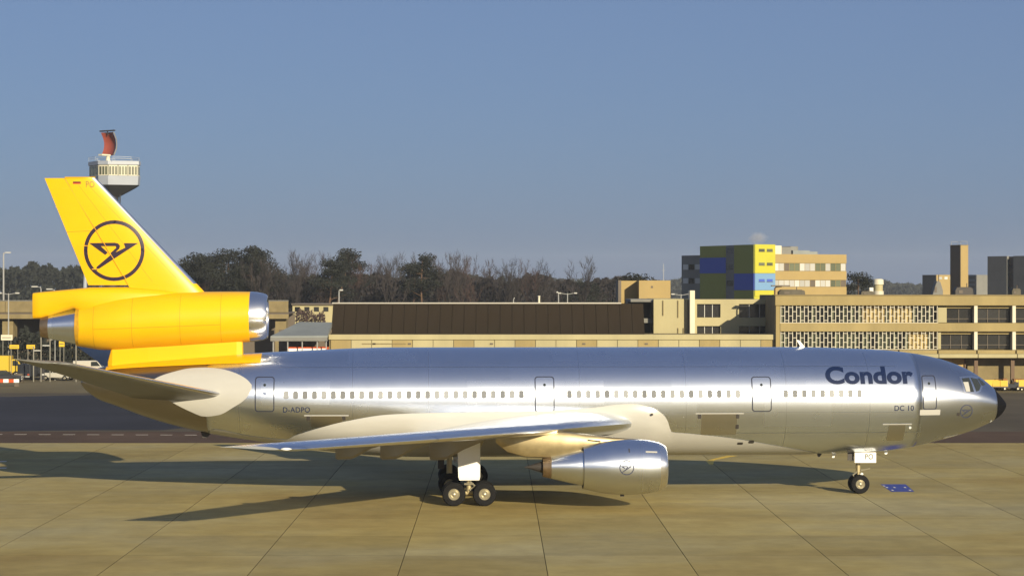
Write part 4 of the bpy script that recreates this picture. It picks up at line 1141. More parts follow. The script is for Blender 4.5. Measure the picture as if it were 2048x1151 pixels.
for i in range(3):
    far.box('window', 0.6 + 1.4 * i, 1.4 + 1.4 * i, -0.06, -0.003, WZ(558, YF), WZ(553, YF), M['pane_grey'], world=False)
far2 = Bld('far_block', 'grey distant office slab half hidden by the grey concrete office', 'building', WX(1953, 520), 520, R(24))
far2.box('slab', 0, 6, 0, 9, -0.05, WZ(549, 520), M['grey_shade'], world=False)
for i in range(3):
    far2.box('window_band', -0.06, -0.003, 0.5, 8.5, WZ(557 + 9 * i, 520), WZ(553 + 9 * i, 520), M['frame_dark'], world=False)

# ------------------------------------------------------------------ left-hand background
# control tower with its radar
YW = 400.0
TW = thing('control_tower', 'grey octagonal airport control tower cabin on a dark stem', 'control tower', (WX(228, YW), YW, -0.03))
wz = lambda y: WZ(y, YW) + 0.03
CAB = [(4.95, -2.3), (-0.37, -4.0), (-2.3, -3.3), (-4.93, 1.0), (-4.2, 3.2), (1.2, 5.0), (3.2, 4.0), (4.95, -0.2)]
def oct_ring(r, z, cx=0.0): return [(cx + r * x, r * y, z) for x, y in CAB]
M['tower_grey'] = mat('tower_cladding', (0.28, 0.31, 0.37), 0.5, vary=0.05, vscale=0.4)
M['tower_dark'] = mat('tower_shaft', (0.022, 0.022, 0.024), 0.7)
MB().tube([(-0.4, 0, 0), (-0.4, 0, wz(388))], [1.35, 1.25], 12).build('shaft', M['tower_dark'], TW, True)
MB().loft([oct_ring(0.28, wz(394), -0.4), oct_ring(0.80, wz(377)), oct_ring(0.97, wz(371))]).build('cabin_soffit', M['tower_dark'], TW)
MB().loft([oct_ring(0.97, wz(371) + 0.003), oct_ring(1.0, wz(353))]).build('cabin_skirt', M['tower_grey'], TW)
MB().loft([oct_ring(0.965, wz(353) + 0.003), oct_ring(0.965, wz(331))]).build('cabin_core', M['pane_green'], TW)
MB().loft([oct_ring(1.02, wz(331) + 0.003), oct_ring(1.01, wz(323.5))]).build('cabin_roof', M['tower_grey'], TW)
def slab_on(nm, q0, q1, nrm, za, zb, d, m_, par):
    vs = [q0 + nrm * d, q1 + nrm * d, q1 + nrm * (d + 0.06), q0 + nrm * (d + 0.06)]
    return MB().add([(*v.xy, wz(za)) for v in vs] + [(*v.xy, wz(zb)) for v in vs], [(0, 1, 2, 3), (7, 6, 5, 4), (0, 4, 5, 1), (1, 5, 6, 2), (2, 6, 7, 3), (3, 7, 4, 0)]).build(nm, m_, par)
for k in (0, 1, 2, 7):
    p0, p1 = Vector((*CAB[k], 0)) * 0.97, Vector((*CAB[(k + 1) % 8], 0)) * 0.97
    e = (p1 - p0).normalized(); nrm = Vector((-e.y, e.x, 0))
    if nrm.dot((p0 + p1) / 2) < 0: nrm = -nrm
    g_ = max(1, round((p1 - p0).length / 1.9))
    for i in range(g_):
        q0, q1 = p0.lerp(p1, (i + 0.05) / g_), p0.lerp(p1, (i + 0.95) / g_)
        f_ = slab_on('window_frame', q0, q1, nrm, 352.6, 332, -0.02, M['white_render'], TW)
        for j in range(3):
            slab_on('pane', q0.lerp(q1, (j + 0.14) / 3), q0.lerp(q1, (j + 0.86) / 3), nrm, 351.0, 334.5, 0.0, M['pane_green'], f_)
A0 = 8.0
rl = MB()
for k in range(8):
    a = R(A0 + 45 * k); b = R(A0 + 45 * (k + 1))
    rl.tube([(4.6 * math.cos(a), 4.6 * math.sin(a), wz(323)), (4.6 * math.cos(a), 4.6 * math.sin(a), wz(315))], 0.03, 4)
    for zz in (315.5, 319):
        rl.tube([(4.6 * math.cos(a), 4.6 * math.sin(a), wz(zz)), (4.6 * math.cos(b), 4.6 * math.sin(b), wz(zz))], 0.025, 4)
rl.build('roof_railing', M['steel'], TW)
MB().tube([(1.3, -1.0, wz(420)), (1.3, -1.0, wz(383))], [0.10, 0.16], 6).build('dipole_mast', M['tower_dark'], TW)
# radar antenna: curved red reflector on a pedestal with a bar on top
RD = thing('radar_antenna', 'red curved radar reflector turning on the control tower roof', 'radar antenna', (WX(216, YW), YW, wz(323) - 0.03), R(-38))
b0 = wz(323)
MB().tube([(0, 0, -0.02), (0, 0, wz(310) - b0)], [0.45, 0.32], 10).build('pedestal', M['white_render'], RD, True)
MB().box(-0.5, 0.5, -1.9, 0.2, wz(312) - b0, wz(309) - b0).build('feed_arm', M['white_render'], RD)
M['radar_red'] = mat('radar_red', (0.25, 0.05, 0.03), 0.6, vary=0.1, vscale=1)
rf = []
for i in range(11):
    v = i / 10; z = (wz(310) - b0) + v * (wz(265) - wz(310))
    rf.append([(-1.55 + 3.1 * u, 0.75 - 1.2 * math.sin(math.pi * (0.12 + 0.80 * v)) * 0.9 * -1 - 0.9 + 0.5 * (2 * u - 1) ** 2 * -1, z) for u in [j / 8 for j in range(9)]])
back = [[(x, y + 0.14, z) for x, y, z in r] for r in rf]
rm = MB().loft(rf, cap=False, closed=False); rm.loft(back, cap=False, closed=False)
rm.build('reflector', M['radar_red'], RD, 'all')
fb = MB()
for j in (0, 2, 4, 6, 8): fb.tube([(r[j][0], r[j][1] + 0.35, r[j][2]) for r in rf], 0.07, 5)
for i in (0, 3, 7, 10): fb.tube([(p[0], p[1] + 0.35, p[2]) for p in rf[i]], 0.06, 5)
fb.build('back_frame', M['tan_conc'], RD)
MB().box(-2.0, 2.0, -0.35, 0.05, wz(263) - b0, wz(260.5) - b0).build('top_bar', M['tower_dark'], RD)
MB().tube([(0, 0, wz(270) - b0), (0, -0.15, wz(262) - b0)], 0.1, 6).build('bar_mount', M['tower_dark'], RD)

# elevated road
YO = 300.0
oz = lambda y: WZ(y, YO) + 0.03
OV = Bld('elevated_road', 'concrete elevated road on stout piers behind the tail engine', 'bridge', WX(200, YO), YO)
xa, xb = WX(-60, YO), WX(577, YO)
nseg = 9
for i in range(nseg):
    a, b = xa + (xb - xa) * i / nseg, xa + (xb - xa) * (i + 1) / nseg
    OV.box('parapet_panel', a + 0.03, b - 0.03, YO - 0.1, YO + 0.25, oz(624), oz(602) + 0.02, M['tan_dark'])
OV.box('edge_rail', xa, xb, YO - 0.2, YO + 0.3, oz(602) + 0.023, oz(600), M['grey_shade'])
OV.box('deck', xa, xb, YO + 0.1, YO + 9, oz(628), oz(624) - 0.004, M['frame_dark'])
OV.box('girder', xa, xb, YO - 0.05, YO + 0.6, oz(637), oz(628) - 0.004, M['tan_dark'])
for px in (12, 150, 300, 430, 560):
    p = OV.box('pier', WX(px - 11, YO), WX(px + 11, YO), YO + 1, YO + 3.5, -0.05, oz(637) - 0.004, M['tan_dark'])
OV.box('shadow_wall', xa, xb, YO + 8.5, YO + 8.9, -0.05, oz(629), M['frame_dark'])  # dark sheet standing for the shade under the deck

# low cream building seen between the trunks
LB = Bld('low_building', 'low cream building seen between tree trunks beyond the canopy', 'building', WX(585, 330), 330)
lz = lambda y: WZ(y, 330)
LB.box('wall', WX(585, 330), WX(690, 330), 330, 338, -0.05, lz(609), M['pale_conc'])
LB.box('eaves', WX(583, 330), WX(692, 330), 329.6, 338.3, lz(609) + 0.003, lz(606), M['frame_dark'])
for i in range(5):
    LB.box('window', WX(590 + 19 * i, 330), WX(600 + 19 * i, 330), 329.93, 329.99, lz(622), lz(613), M['pane_dark'])

# canopy roof beside the hall
YN = 236.0
nz = lambda y: WZ(y, YN)
CN = Bld('vehicle_canopy', 'grey low-pitched vehicle canopy on thin posts beside the brown-roofed hall', 'canopy', WX(600, YN), YN)
cx0, cx1 = WX(541, YN) - CN.x, WX(655, YN) - CN.x
MB().add([(cx0, 0, nz(671)), (cx1, 0, nz(670)), (cx1, 6, nz(651) + 0.3), (cx0 + 2.6, 6, nz(650) + 0.3), (cx0, 0, nz(675)), (cx1, 0, nz(675)), (cx1, 6, nz(655)), (cx0 + 2.6, 6, nz(655))],
         [(0, 1, 2, 3), (4, 7, 6, 5), (0, 4, 5, 1), (1, 5, 6, 2), (2, 6, 7, 3), (3, 7, 4, 0)]).build('roof', M['zinc'], CN.o)
MB().box(cx0, cx1, -0.1, -0.003, nz(681), nz(674)).build('fascia', M['grey_shade'], CN.o)
for px in (546, 575, 604, 634, 652):
    MB().tube([(WX(px, YN) - CN.x, 0.2, 0), (WX(px, YN) - CN.x, 0.2, nz(675))], 0.07, 6).build('post', M['steel'], CN.o)
MB().box(cx0 + 0.3, cx1, 5.6, 5.8, 0, nz(660)).build('back_wall', M['frame_dark'], CN.o)

# ------------------------------------------------------------------ trees
M['bark'] = mat('bark', (0.024, 0.020, 0.019), 0.95, vary=0.25, vscale=1.5)
M['bark_pine'] = mat('pine_bark', (0.10, 0.060, 0.038), 0.95, vary=0.3, vscale=1.5)
M['twig'] = mat('twigs', (0.032, 0.026, 0.026), 0.95, vary=0.3, vscale=0.4)
M['twig_red'] = mat('russet_twigs', (0.048, 0.029, 0.026), 0.95, vary=0.3, vscale=0.4)
M['needle'] = mat('pine_needles', (0.011, 0.014, 0.010), 0.9, vary=0.4, vscale=0.5)
M['scrub'] = mat('scrub', (0.017, 0.014, 0.016), 0.95, vary=0.35, vscale=0.2)

def bare_tree_mesh(seed, h, spread=0.30, dens=1.0):
    rnd = random.Random(seed)
    tr, cr = MB(), MB()
    ends = []
    def limb(p, d, ln, r, depth):
        pts, rad = [p], [r]
        n = 4
        for i in range(n):
            d = (d + Vector((rnd.gauss(0, 0.10), rnd.gauss(0, 0.10), rnd.uniform(0.0, 0.10)))).normalized()
            p = p + d * ln / n
            pts.append(p); rad.append(r * (1 - 0.62 * (i + 1) / n))
        (tr if depth < 2 else cr).tube(pts, rad, 5 if depth < 2 else 3, cap=False)
        if depth >= 3:
            ends.append((pts[1], pts[-1], d)); return
        kids = (6 if depth == 0 else 5 if depth == 1 else 4)
        for k in range(kids):
            t = rnd.uniform(0.35 if depth == 0 else 0.25, 1.0)
            i = min(int(t * n), n - 1)
            q = pts[i].lerp(pts[i + 1], t * n - i)
            a = rnd.uniform(0, 2 * math.pi)
            s = Vector((math.cos(a), math.sin(a), 0))
            nd = (d * 1.0 + s * rnd.uniform(0.5, 1.0) + Vector((0, 0, 0.35))).normalized()
            limb(q, nd, ln * rnd.uniform(0.42, 0.66), r * 0.42 * (1.15 - 0.4 * t), depth + 1)
    limb(Vector((0, 0, 0)), Vector((rnd.gauss(0, 0.03), rnd.gauss(0, 0.03), 1)).normalized(), h * 0.66, h * 0.019 + 0.06, 0)
    for (a, b, d) in ends:
        for k in range(int(9 * dens)):
            t = rnd.random(); q = a.lerp(b, t)
            v = (d + Vector((rnd.gauss(0, 0.6), rnd.gauss(0, 0.6), rnd.gauss(0.15, 0.4)))).normalized()
            ln = rnd.uniform(0.5, 1.35)
            s = v.orthogonal().normalized() * rnd.uniform(0.022, 0.042)
            cr.add([q - s, q + s, q + v * ln], [(0, 1, 2)])
    return tr.mesh('trunk', M['bark'], 'all'), cr
def scale_to(me_list, h):
    zmax = max(v.co.z for me in me_list for v in me.vertices)
    k = h / zmax
    for me in me_list:
        for v in me.vertices: v.co *= k

def pine_meshes(seed, h):
    rnd = random.Random(seed)
    tr, cr = MB(), MB()
    pts = [Vector((0, 0, 0))]; d = Vector((0, 0, 1))
    for i in range(8):
        d = (d + Vector((rnd.gauss(0, 0.045), rnd.gauss(0, 0.045), 0.1))).normalized()
        pts.append(pts[-1] + d * h * 0.95 / 8)
    tr.tube(pts, [h * 0.013 * (1 - 0.8 * i / 8) + 0.03 for i in range(9)], 7, cap=False)
    clumps = []
    for k in range(15):
        t = 0.58 + 0.42 * (k / 14) + rnd.uniform(-0.03, 0.03)
        i = min(int(t * 8), 7); q = pts[i].lerp(pts[i + 1], min(1, t * 8 - i))
        a = rnd.uniform(0, 2 * math.pi)
        reach = h * (0.20 * (1.05 - t) / 0.47 + 0.045) * rnd.uniform(0.6, 1.15)
        e = q + Vector((math.cos(a) * reach, math.sin(a) * reach, reach * rnd.uniform(0.15, 0.5)))
        tr.tube([q, q.lerp(e, 0.5) + Vector((0, 0, -0.1)), e], [0.07, 0.05, 0.03], 4, cap=False)
        clumps.append((e, h * rnd.uniform(0.055, 0.095)))
        if rnd.random() < 0.6: clumps.append((q.lerp(e, 0.6), h * rnd.uniform(0.04, 0.07)))
    for c, r in clumps:
        for k in range(210):
            v = Vector((rnd.gauss(0, 1), rnd.gauss(0, 1), rnd.gauss(0, 1))).normalized()
            q = c + Vector((v.x * r * 1.25, v.y * r * 1.25, v.z * r * 0.72)) * rnd.random() ** 0.4
            n1 = Vector((rnd.gauss(0, 1), rnd.gauss(0, 1), rnd.gauss(0.6, 1))).normalized()
            a = n1.orthogonal().normalized() * rnd.uniform(0.12, 0.28); b = n1.cross(a).normalized() * rnd.uniform(0.06, 0.14)
            cr.add([q - a, q - b, q + a, q + b], [(0, 1, 2, 3)])
    me = [tr.mesh('trunk', M['bark_pine'], 'all'), cr.mesh('crown', M['needle'])]
    scale_to(me, h)
    return me

BARE = []
for i in range(6):
    t_me, cr = bare_tree_mesh(100 + i, 17, dens=0.8 + 0.2 * (i % 3))
    ms = [t_me, cr.mesh('crown', M['twig'] if i % 3 else M['twig_red'])]
    scale_to(ms, 18.0)
    BARE.append(ms)
PINE = [pine_meshes(300 + i, 18.0) for i in range(4)]

def tree(name, ms, px, ytop, Y, label, cat, group, squash=1.0):
    zt_ = WZ(ytop, Y) + 0.3
    o = thing(name, label, cat, (WX(px, Y), Y, -0.3), random.uniform(0, 6.28), group)
    k = zt_ / 18.0
    o.scale = (k * squash, k * squash, k)
    place('trunk', ms[0], o); place('crown', ms[1], o)
    return o
LB_ = 'bare brown winter tree in the belt of woodland behind the hall'
LP_ = 'dark green pine with bare reddish trunk among the trees behind the tail nacelle'
rt = random.Random(5)
# pines that stand out of the belt
for px, yt, i, lab in ((400, 507, 0, None), (432, 503, 1, None), (455, 494, 2, None), (525, 489, 3, 'broad dark pine with the highest crown just behind the tail engine intake'),
                       (372, 522, 2, 'dark pine whose crown touches the leading edge of the fin'), (672, 494, 1, 'dark pine with a flat spreading crown behind the canopy end of the hall roof'),
                       (655, 516, 3, 'smaller dark pine close beside the flat-crowned pine behind the canopy'), (845, 503, 0, 'dark round-crowned pine standing out of the bare trees behind the hall'),
                       (828, 522, 2, 'smaller dark pine close beside the round-crowned pine behind the hall'), (505, 508, 0, None), (540, 505, 1, 'dark pine at the edge of the gap in the woodland belt')):
    tree('pine_tree', PINE[i], px, yt, 395 + rt.uniform(-8, 14), lab or LP_, 'pine tree', 'pines in the woodland belt' if not lab else None, 1.15)
# bare trees, the whole belt
x = 372
while x < 1085:
    base = 501 if x < 560 else 496 if x < 990 else 508
    if 556 < x < 580: x += 12; continue
    tree('bare_tree', BARE[rt.randrange(6)], x, base + rt.choice((-4, 0, 6, 14, 22)) + rt.uniform(-4, 6), 405 + rt.uniform(-12, 40), LB_, 'tree', 'bare trees of the woodland belt', rt.uniform(0.55, 0.85))
    x += rt.uniform(9, 19)
tree('bare_tree', BARE[4], 512, 486, 400, 'tallest bare tree rising above the pines beside the tail engine', 'tree', None, 0.8)
tree('bare_tree', BARE[1], 1087, 516, 398, 'slender bare tree standing alone beside the end of the woodland belt', 'tree', None, 0.75)
tree('bare_tree', BARE[2], 1185, 506, 380, 'tall bare tree standing alone between woodland belt and penthouse', 'tree', None, 0.85)
tree('bare_tree', BARE[5], 583, 517, 385, 'thin bare tree in the gap of the woodland belt', 'tree', None, 0.45)
tree('pine_tree', PINE[2], 1718, 541, 345, 'dark pine standing beside the beige wing of the panel block', 'pine tree', None, 1.1)
tree('pine_tree', PINE[1], 1307, 544, 300, 'small round pine showing over the penthouse roof', 'pine tree', None, 1.2)
tree('pine_tree', PINE[3], 1155, 560, 400, 'low dark evergreen under the lone tall bare tree', 'pine tree', None, 1.4)

# undergrowth and far woods: masses nobody could count
def wood_mass(name, x0, x1, Y0, Y1, prof, n, m, size, seed, label):
    rnd = random.Random(seed)
    b = MB()
    for k in range(n):
        px = rnd.uniform(x0, x1); Y = rnd.uniform(Y0, Y1)
        top = WZ(prof(px) + rnd.gauss(0, 2.0), (Y0 + Y1) / 2)
        z = top * (1 - rnd.random() ** 1.6)
        q = Vector((WX(px, Y), Y, z))
        if rnd.random() < 0.3:
            w = size * 0.10; hh = rnd.uniform(1.5, 4.0) * size
            b.add([q + Vector((-w, 0, 0)), q + Vector((w, 0, 0)), q + Vector((rnd.gauss(0, 0.3), 0, hh * min(1, (top - z) / hh + 0.15)))], [(0, 1, 2)])
        else:
            n1 = Vector((rnd.gauss(0, 1), rnd.gauss(-0.6, 1), rnd.gauss(0.3, 0.8))).normalized()
            a = n1.orthogonal().normalized() * size * rnd.uniform(0.3, 0.9); c = n1.cross(a).normalized() * size * rnd.uniform(0.2, 0.6)
            b.add([q - a, q - c, q + a, q + c], [(0, 1, 2, 3)])
    o = b.build(name, m)
    return tag(o, label, 'woodland', None, 'stuff')
def wob(base, amp, w, ph): return lambda x: base + amp * (math.sin(x / w + ph) + 0.6 * math.sin(x / (w * 0.37) + 2 * ph) + 0.4 * math.sin(x / (w * 0.13) + ph))
wood_mass('undergrowth', 350, 1100, 415, 455, wob(557, 8, 31, 0.5), 20000, M['scrub'], 0.8, 1, 'dense dark undergrowth filling the woodland belt')
wood_mass('undergrowth', 1060, 1260, 430, 470, wob(563, 5, 23, 1.5), 6500, M['scrub'], 0.8, 2, 'low dark thicket at the foot of the lone bare trees')
wood_mass('far_wood', -60, 190, 690, 760, wob(536, 5, 16, 0.2), 9000, M['needle'], 1.3, 3, 'dark distant wood behind the tail fin')
wood_mass('far_wood', 1000, 1420, 1500, 1600, wob(563, 3.0, 23, 0.9), 8000, M['needle'], 3.0, 4, 'hazy blue distant wood on the skyline beside the lone trees')
wood_mass('far_wood', 1690, 2080, 1500, 1600, wob(571, 3.5, 27, 2.1), 8000, M['needle'], 3.0, 5, 'hazy blue distant wood on the skyline behind the terminal roof')
wood_mass('far_wood', 150, 1010, 900, 1000, wob(557, 3.5, 27, 2.1), 12000, M['needle'], 2.0, 6, 'distant wood closing the view behind the woodland belt')
wood_mass('shrubs', 592, 650, 318, 325, wob(626, 4, 9, 0.3), 1500, M['twig_red'], 0.35, 7, 'russet shrubs under the trees beyond the canopy')
wood_mass('hedge', -40, 250, 284, 292, wob(672, 10, 14, 0.8), 5200, M['needle'], 0.5, 8, 'dark hedge and clutter filling the space under the elevated road')  # dark mass added so the space below the road reads as shade

# ------------------------------------------------------------------ lamps, signs, vehicles
M['post_grey'] = mat('post_grey', (0.20, 0.19, 0.16), 0.6)
M['lamp_head'] = mat('lamp_head', (0.42, 0.42, 0.40), 0.5)
M['car_white'] = mat('car_white', (0.5, 0.48, 0.42), 0.3, coat=0.4)
M['car_dark'] = mat('car_dark', (0.025, 0.028, 0.035), 0.25, coat=0.4)
M['truck_yellow'] = mat('truck_yellow', (0.52, 0.36, 0.02), 0.4)
M['cart_yellow'] = mat('cart_yellow', (0.62, 0.40, 0.015), 0.45, rnd=0.15)
M['bus_red'] = mat('bus_red', (0.50, 0.075, 0.015), 0.4)
M['rust_red'] = mat('rust_red', (0.20, 0.045, 0.025), 0.7)
M['sign_yellow'] = mat('sign_yellow', (0.66, 0.42, 0.02), 0.5)
M['crate_brown'] = mat('crate_brown', (0.22, 0.10, 0.03), 0.7)

def lamp_post(px, ytop, Y, arm, label, base=-0.03, head=0.9):
    t = thing('lamp_post', label, 'lamp post', (WX(px, Y), Y, base))
    h = WZ(ytop, Y) - base
    r = max(0.05, h * 0.007)
    MB().tube([(0, 0, 0), (0, 0, h * 0.96), (arm * 0.15, 0, h)], [r * 1.5, r, r * 0.8], 6).build('pole', M['steel'], t, True)
    for s in ((1,) if arm else (1, -1)):
        a = arm if arm else s * 0.9
        MB().tube([(0, 0, h * 0.985), (a, 0, h)], r * 0.6, 5).build('arm', M['steel'], t, True)
        MB().box(min(a, a + math.copysign(head, a)), max(a, a + math.copysign(head, a)), -0.16, 0.16, h - 0.08, h + 0.10).build('lamp_head', M['lamp_head'], t, False, 0.03)
lamp_post(7, 505, 330, 0.25, 'tall lamp post at the end of the elevated road with one short arm')
lamp_post(17, 586, 285, 0, 'twin-headed lamp post in front of the elevated road parapet', head=0.55)
lamp_post(82, 573, 320, -0.5, 'lamp post with drooping head above the exhaust fairing')
lamp_post(109, 578, 320, -0.3, 'lamp post with flat head close above the exhaust fairing')
lamp_post(678, 580, 262, 0.05, 'short lamp post rising behind the brown roof near its end beside the canopy', head=0.45)
lamp_post(1027, 596, 262, 0.05, 'thin lamp post behind the middle of the brown roof', head=0.1)
lamp_post(1117, 584, 300, -0.1, 'thin leaning lamp post behind the brown roof near the lone tree', head=0.2)
lamp_post(1135, 586, 300, 0, 'twin-headed lamp post behind the brown roof near the lone tall tree', head=0.45)
lamp_post(1362, 588, 300, 0, 'twin-headed lamp post between penthouse and panel block', head=0.5)
lamp_post(110, 678, 262, -0.1, 'thin lamp post in front of the dark underpass wall', head=0.45)
m_ = thing('light_mast', 'pale tapering mast rising behind the trailing edge of the fin', 'mast', (WX(165, 360), 360, -0.03))
MB().tube([(0, 0, 0), (0.75, 0, WZ(470, 360))], [0.48, 0.25], 10).build('pole', M['tower_grey'], m_, True)
MB().box(0.2, 1.3, -0.4, 0.4, WZ(470, 360), WZ(466, 360)).build('lamp_frame', M['steel'], m_)
m_ = thing('white_post', 'stout white post standing behind the ridge of the brown roof', 'post', (WX(1078, 256), 256, -0.03))
MB().tube([(0, 0, 0), (0, 0, WZ(592, 256))], 0.13, 8).build('pole', M['white_render'], m_, True)
MB().tube([(0, 0, WZ(592, 256)), (0, 0, WZ(590.5, 256))], [0.2, 0.12], 8).build('cap', M['white_render'], m_, True)
lat = thing('radio_mast', 'thin radio mast on the skyline above the penthouse', 'mast', (WX(1327, 420), 420, -0.03))
MB().tube([(0, 0, 0), (0, 0, WZ(527, 420))], [0.12, 0.04], 5).build('pole', M['steel'], lat, True)
MB().tube([(-0.4, 0, WZ(540, 420)), (0.4, 0, WZ(540, 420))], 0.03, 5).build('dipole', M['steel'], lat, True)

def post_sign(px0, px1, y0, y1, Y, m, label, posts=True):
    xc = (WX(px0, Y) + WX(px1, Y)) / 2
    t = thing('sign_board', label, 'sign', (xc, Y, -0.03))
    w = (WX(px1, Y) - WX(px0, Y)) / 2
    z1, z0 = WZ(y0, Y) + 0.03, WZ(y1, Y) + 0.03
    MB().box(-w, w, -0.06, 0.06, z0, z1).build('board', m, t, False, 0.02)
    MB().box(-w * 0.8, w * 0.8, -0.075, -0.062, z0 + (z1 - z0) * 0.42, z0 + (z1 - z0) * 0.55).build('stripe', M['frame_dark'], t)
    for s in (-1, 1): MB().tube([(s * w * 0.7, 0.1, 0), (s * w * 0.7, 0.1, z1)], 0.045, 5).build('post', M['post_grey'], t)
post_sign(19, 38, 689, 697, 268, M['sign_yellow'], 'yellow sign board beside the stout pier of the elevated road')
post_sign(53, 70, 689, 697, 268, M['sign_yellow'], 'yellow sign board with pale top edge under the tail exhaust')
post_sign(118, 129, 681, 693, 266, M['sign_yellow'], 'small bright yellow sign board in front of the dark underpass')
post_sign(2, 25, 669, 680, 272, M['white_render'], 'cream sign board above the yellow truck')
for px, yt, lab in ((67, 694, 'grey bollard post beside the yellow sign boards'), (82, 665, 'tall grey post with a crossbar under the tail exhaust'), (100, 677, 'grey post under the exhaust cone near the small yellow sign'), (152, 686, 'grey post under the rear edge of the tail nacelle')):
    t = thing('post', lab, 'post', (WX(px, 258), 258, -0.03))
    MB().tube([(0, 0, 0), (0, 0, WZ(yt, 258))], 0.07, 8).build('shaft', M['post_grey'], t, True)
    MB().tube([(0, 0, WZ(yt, 258)), (0, 0, WZ(yt, 258) + 0.06)], [0.12, 0.05], 8).build('cap', M['steel'], t, True)
    if px in (82, 100): MB().box(-0.9, 0, -0.05, 0.05, WZ(yt + (36 if px == 82 else 14), 258), WZ(yt + (34 if px == 82 else 12), 258)).build('crossbar', M['lamp_head'], t)

def vwheel(parent, x, y, r, w=0.2):
    n = 16
    t = MB().loft([[(x + r * f * math.cos(2 * math.pi * k / n), y + d, r + r * f * math.sin(2 * math.pi * k / n)) for k in range(n)] for d, f in ((-w / 2, 0.55), (-w / 2, 0.95), (-w / 4, 1.0), (w / 4, 1.0), (w / 2, 0.95), (w / 2, 0.55))])
    o = t.build('wheel', M['tyre'], parent, True)
    MB().loft([[(x + r * f * math.cos(2 * math.pi * k / 12), y + d, r + r * f * math.sin(2 * math.pi * k / 12)) for k in range(12)] for d, f in ((-w / 2 - 0.01, 0.5), (-w / 2 - 0.03, 0.4), (-w / 2 - 0.02, 0.02))], cap=False).build('hubcap', M['rim'], o, True)
def car(name, label, px, Y, rot, m, ln=4.2, van=False):
    t = thing(name, label, 'van' if van else 'car', (WX(px, Y), Y, -0.02), rot)
    h, w = ln / 2, 0.84
    if van:
        lo = [(-h, 0.4), (-h, 1.95), (h * 0.45, 2.0), (h * 0.72, 1.25), (h, 1.1), (h, 0.4)]
        cab = [(h * 0.10, 1.30), (h * 0.10, 1.85), (h * 0.45, 1.88), (h * 0.66, 1.32)]
    else:
        lo = [(-h, 0.35), (-h, 0.80), (-h * 0.86, 0.92), (h * 0.36, 0.94), (h * 0.92, 0.80), (h, 0.62), (h, 0.33)]
        cab = [(-h * 0.72, 0.93), (-h * 0.48, 1.40), (h * 0.10, 1.42), (h * 0.42, 0.94)]
    MB().prism(lo, -w, w).build('body', m, t, False, 0.06)
    if van:
        for s in (-1, 1): MB().prism(cab, s * w - 0.012, s * w + 0.012).build('side_window', M['glass_dark'], t)
        MB().add([(h * 0.47, -w * 0.9, 1.93), (h * 0.47, w * 0.9, 1.93), (h * 0.735, w * 0.9, 1.30), (h * 0.735, -w * 0.9, 1.30)], [(0, 1, 2, 3)]).build('windscreen', M['glass_dark'], t)
    else:
        MB().prism(cab, -w * 0.9, w * 0.9).build('cabin', M['glass_dark'], t, False, 0.05)
        MB().prism([(-h * 0.50, 1.385), (-h * 0.46, 1.43), (h * 0.08, 1.45), (h * 0.12, 1.40)], -w * 0.88, w * 0.88).build('roof', m, t, False, 0.02)
        for xx in (-h * 0.18,): MB().prism([(xx - 0.05, 0.94), (xx - 0.03, 1.40), (xx + 0.05, 1.40), (xx + 0.05, 0.94)], -w * 0.915, w * 0.915).build('pillar', m, t)
    for s in (-1, 1):
        MB().box(h - 0.02, h + 0.02, s * w * 0.72 - 0.14, s * w * 0.72 + 0.14, 0.62, 0.76).build('headlight', M['lamp_head'], t)
        MB().box(-h - 0.02, -h + 0.02, s * w * 0.76 - 0.12, s * w * 0.76 + 0.12, 0.62, 0.78).build('tail_light', M['bus_red'], t)
    MB().box(-h - 0.06, -h + 0.03, -w * 0.95, w * 0.95, 0.38, 0.52).build('bumper', M['lamp_head'], t)
    MB().box(h - 0.03, h + 0.06, -w * 0.95, w * 0.95, 0.36, 0.50).build('bumper', M['lamp_head'], t)
    for x in (-h * 0.62, h * 0.62):
        for y in (-w + 0.06, w - 0.06): vwheel(t, x, y, 0.31)
    return t
car('parked_car', 'white estate car parked under the near tailplane', 117, 262, R(-18), M['car_white'])
car('parked_van', 'white van parked beyond the root of the tailplane', 183, 274, R(-8), M['car_white'], 4.4, True)
car('parked_van', 'dark blue van parked beside the white estate car', 64, 264, R(75), M['car_dark'], 4.3, True)
car('parked_car', 'dark saloon car parked in front of the yellow truck', 8, 256, R(8), M['car_dark'])
# yellow truck with box body
tk = thing('yellow_truck', 'yellow box truck standing before the elevated road', 'truck', (WX(8, 270), 270, -0.02), R(5))
MB().box(-3.2, 1.0, -1.1, 1.1, 0.75, 2.75).build('box_body', M['truck_yellow'], tk, False, 0.05)
MB().prism([(1.05, 0.6), (1.05, 2.3), (1.75, 2.3), (2.3, 1.5), (2.45, 0.6)], -1.05, 1.05).build('cab', M['truck_yellow'], tk, False, 0.06)
MB().add([(1.80, -0.9, 2.24), (1.80, 0.9, 2.24), (2.30, 0.9, 1.55), (2.30, -0.9, 1.55)], [(0, 1, 2, 3)]).build('windscreen', M['glass_dark'], tk)
MB().prism([(1.2, 1.5), (1.2, 2.15), (1.7, 2.15), (2.1, 1.5)], -1.07, -1.055).build('side_window', M['glass_dark'], tk)
MB().box(-3.2, 2.3, -0.9, 0.9, 0.45, 0.74).build('chassis', M['frame_dark'], tk)
for x in (-2.2, 1.6):
    for y in (-0.92, 0.92): vwheel(tk, x, y, 0.42, 0.28)
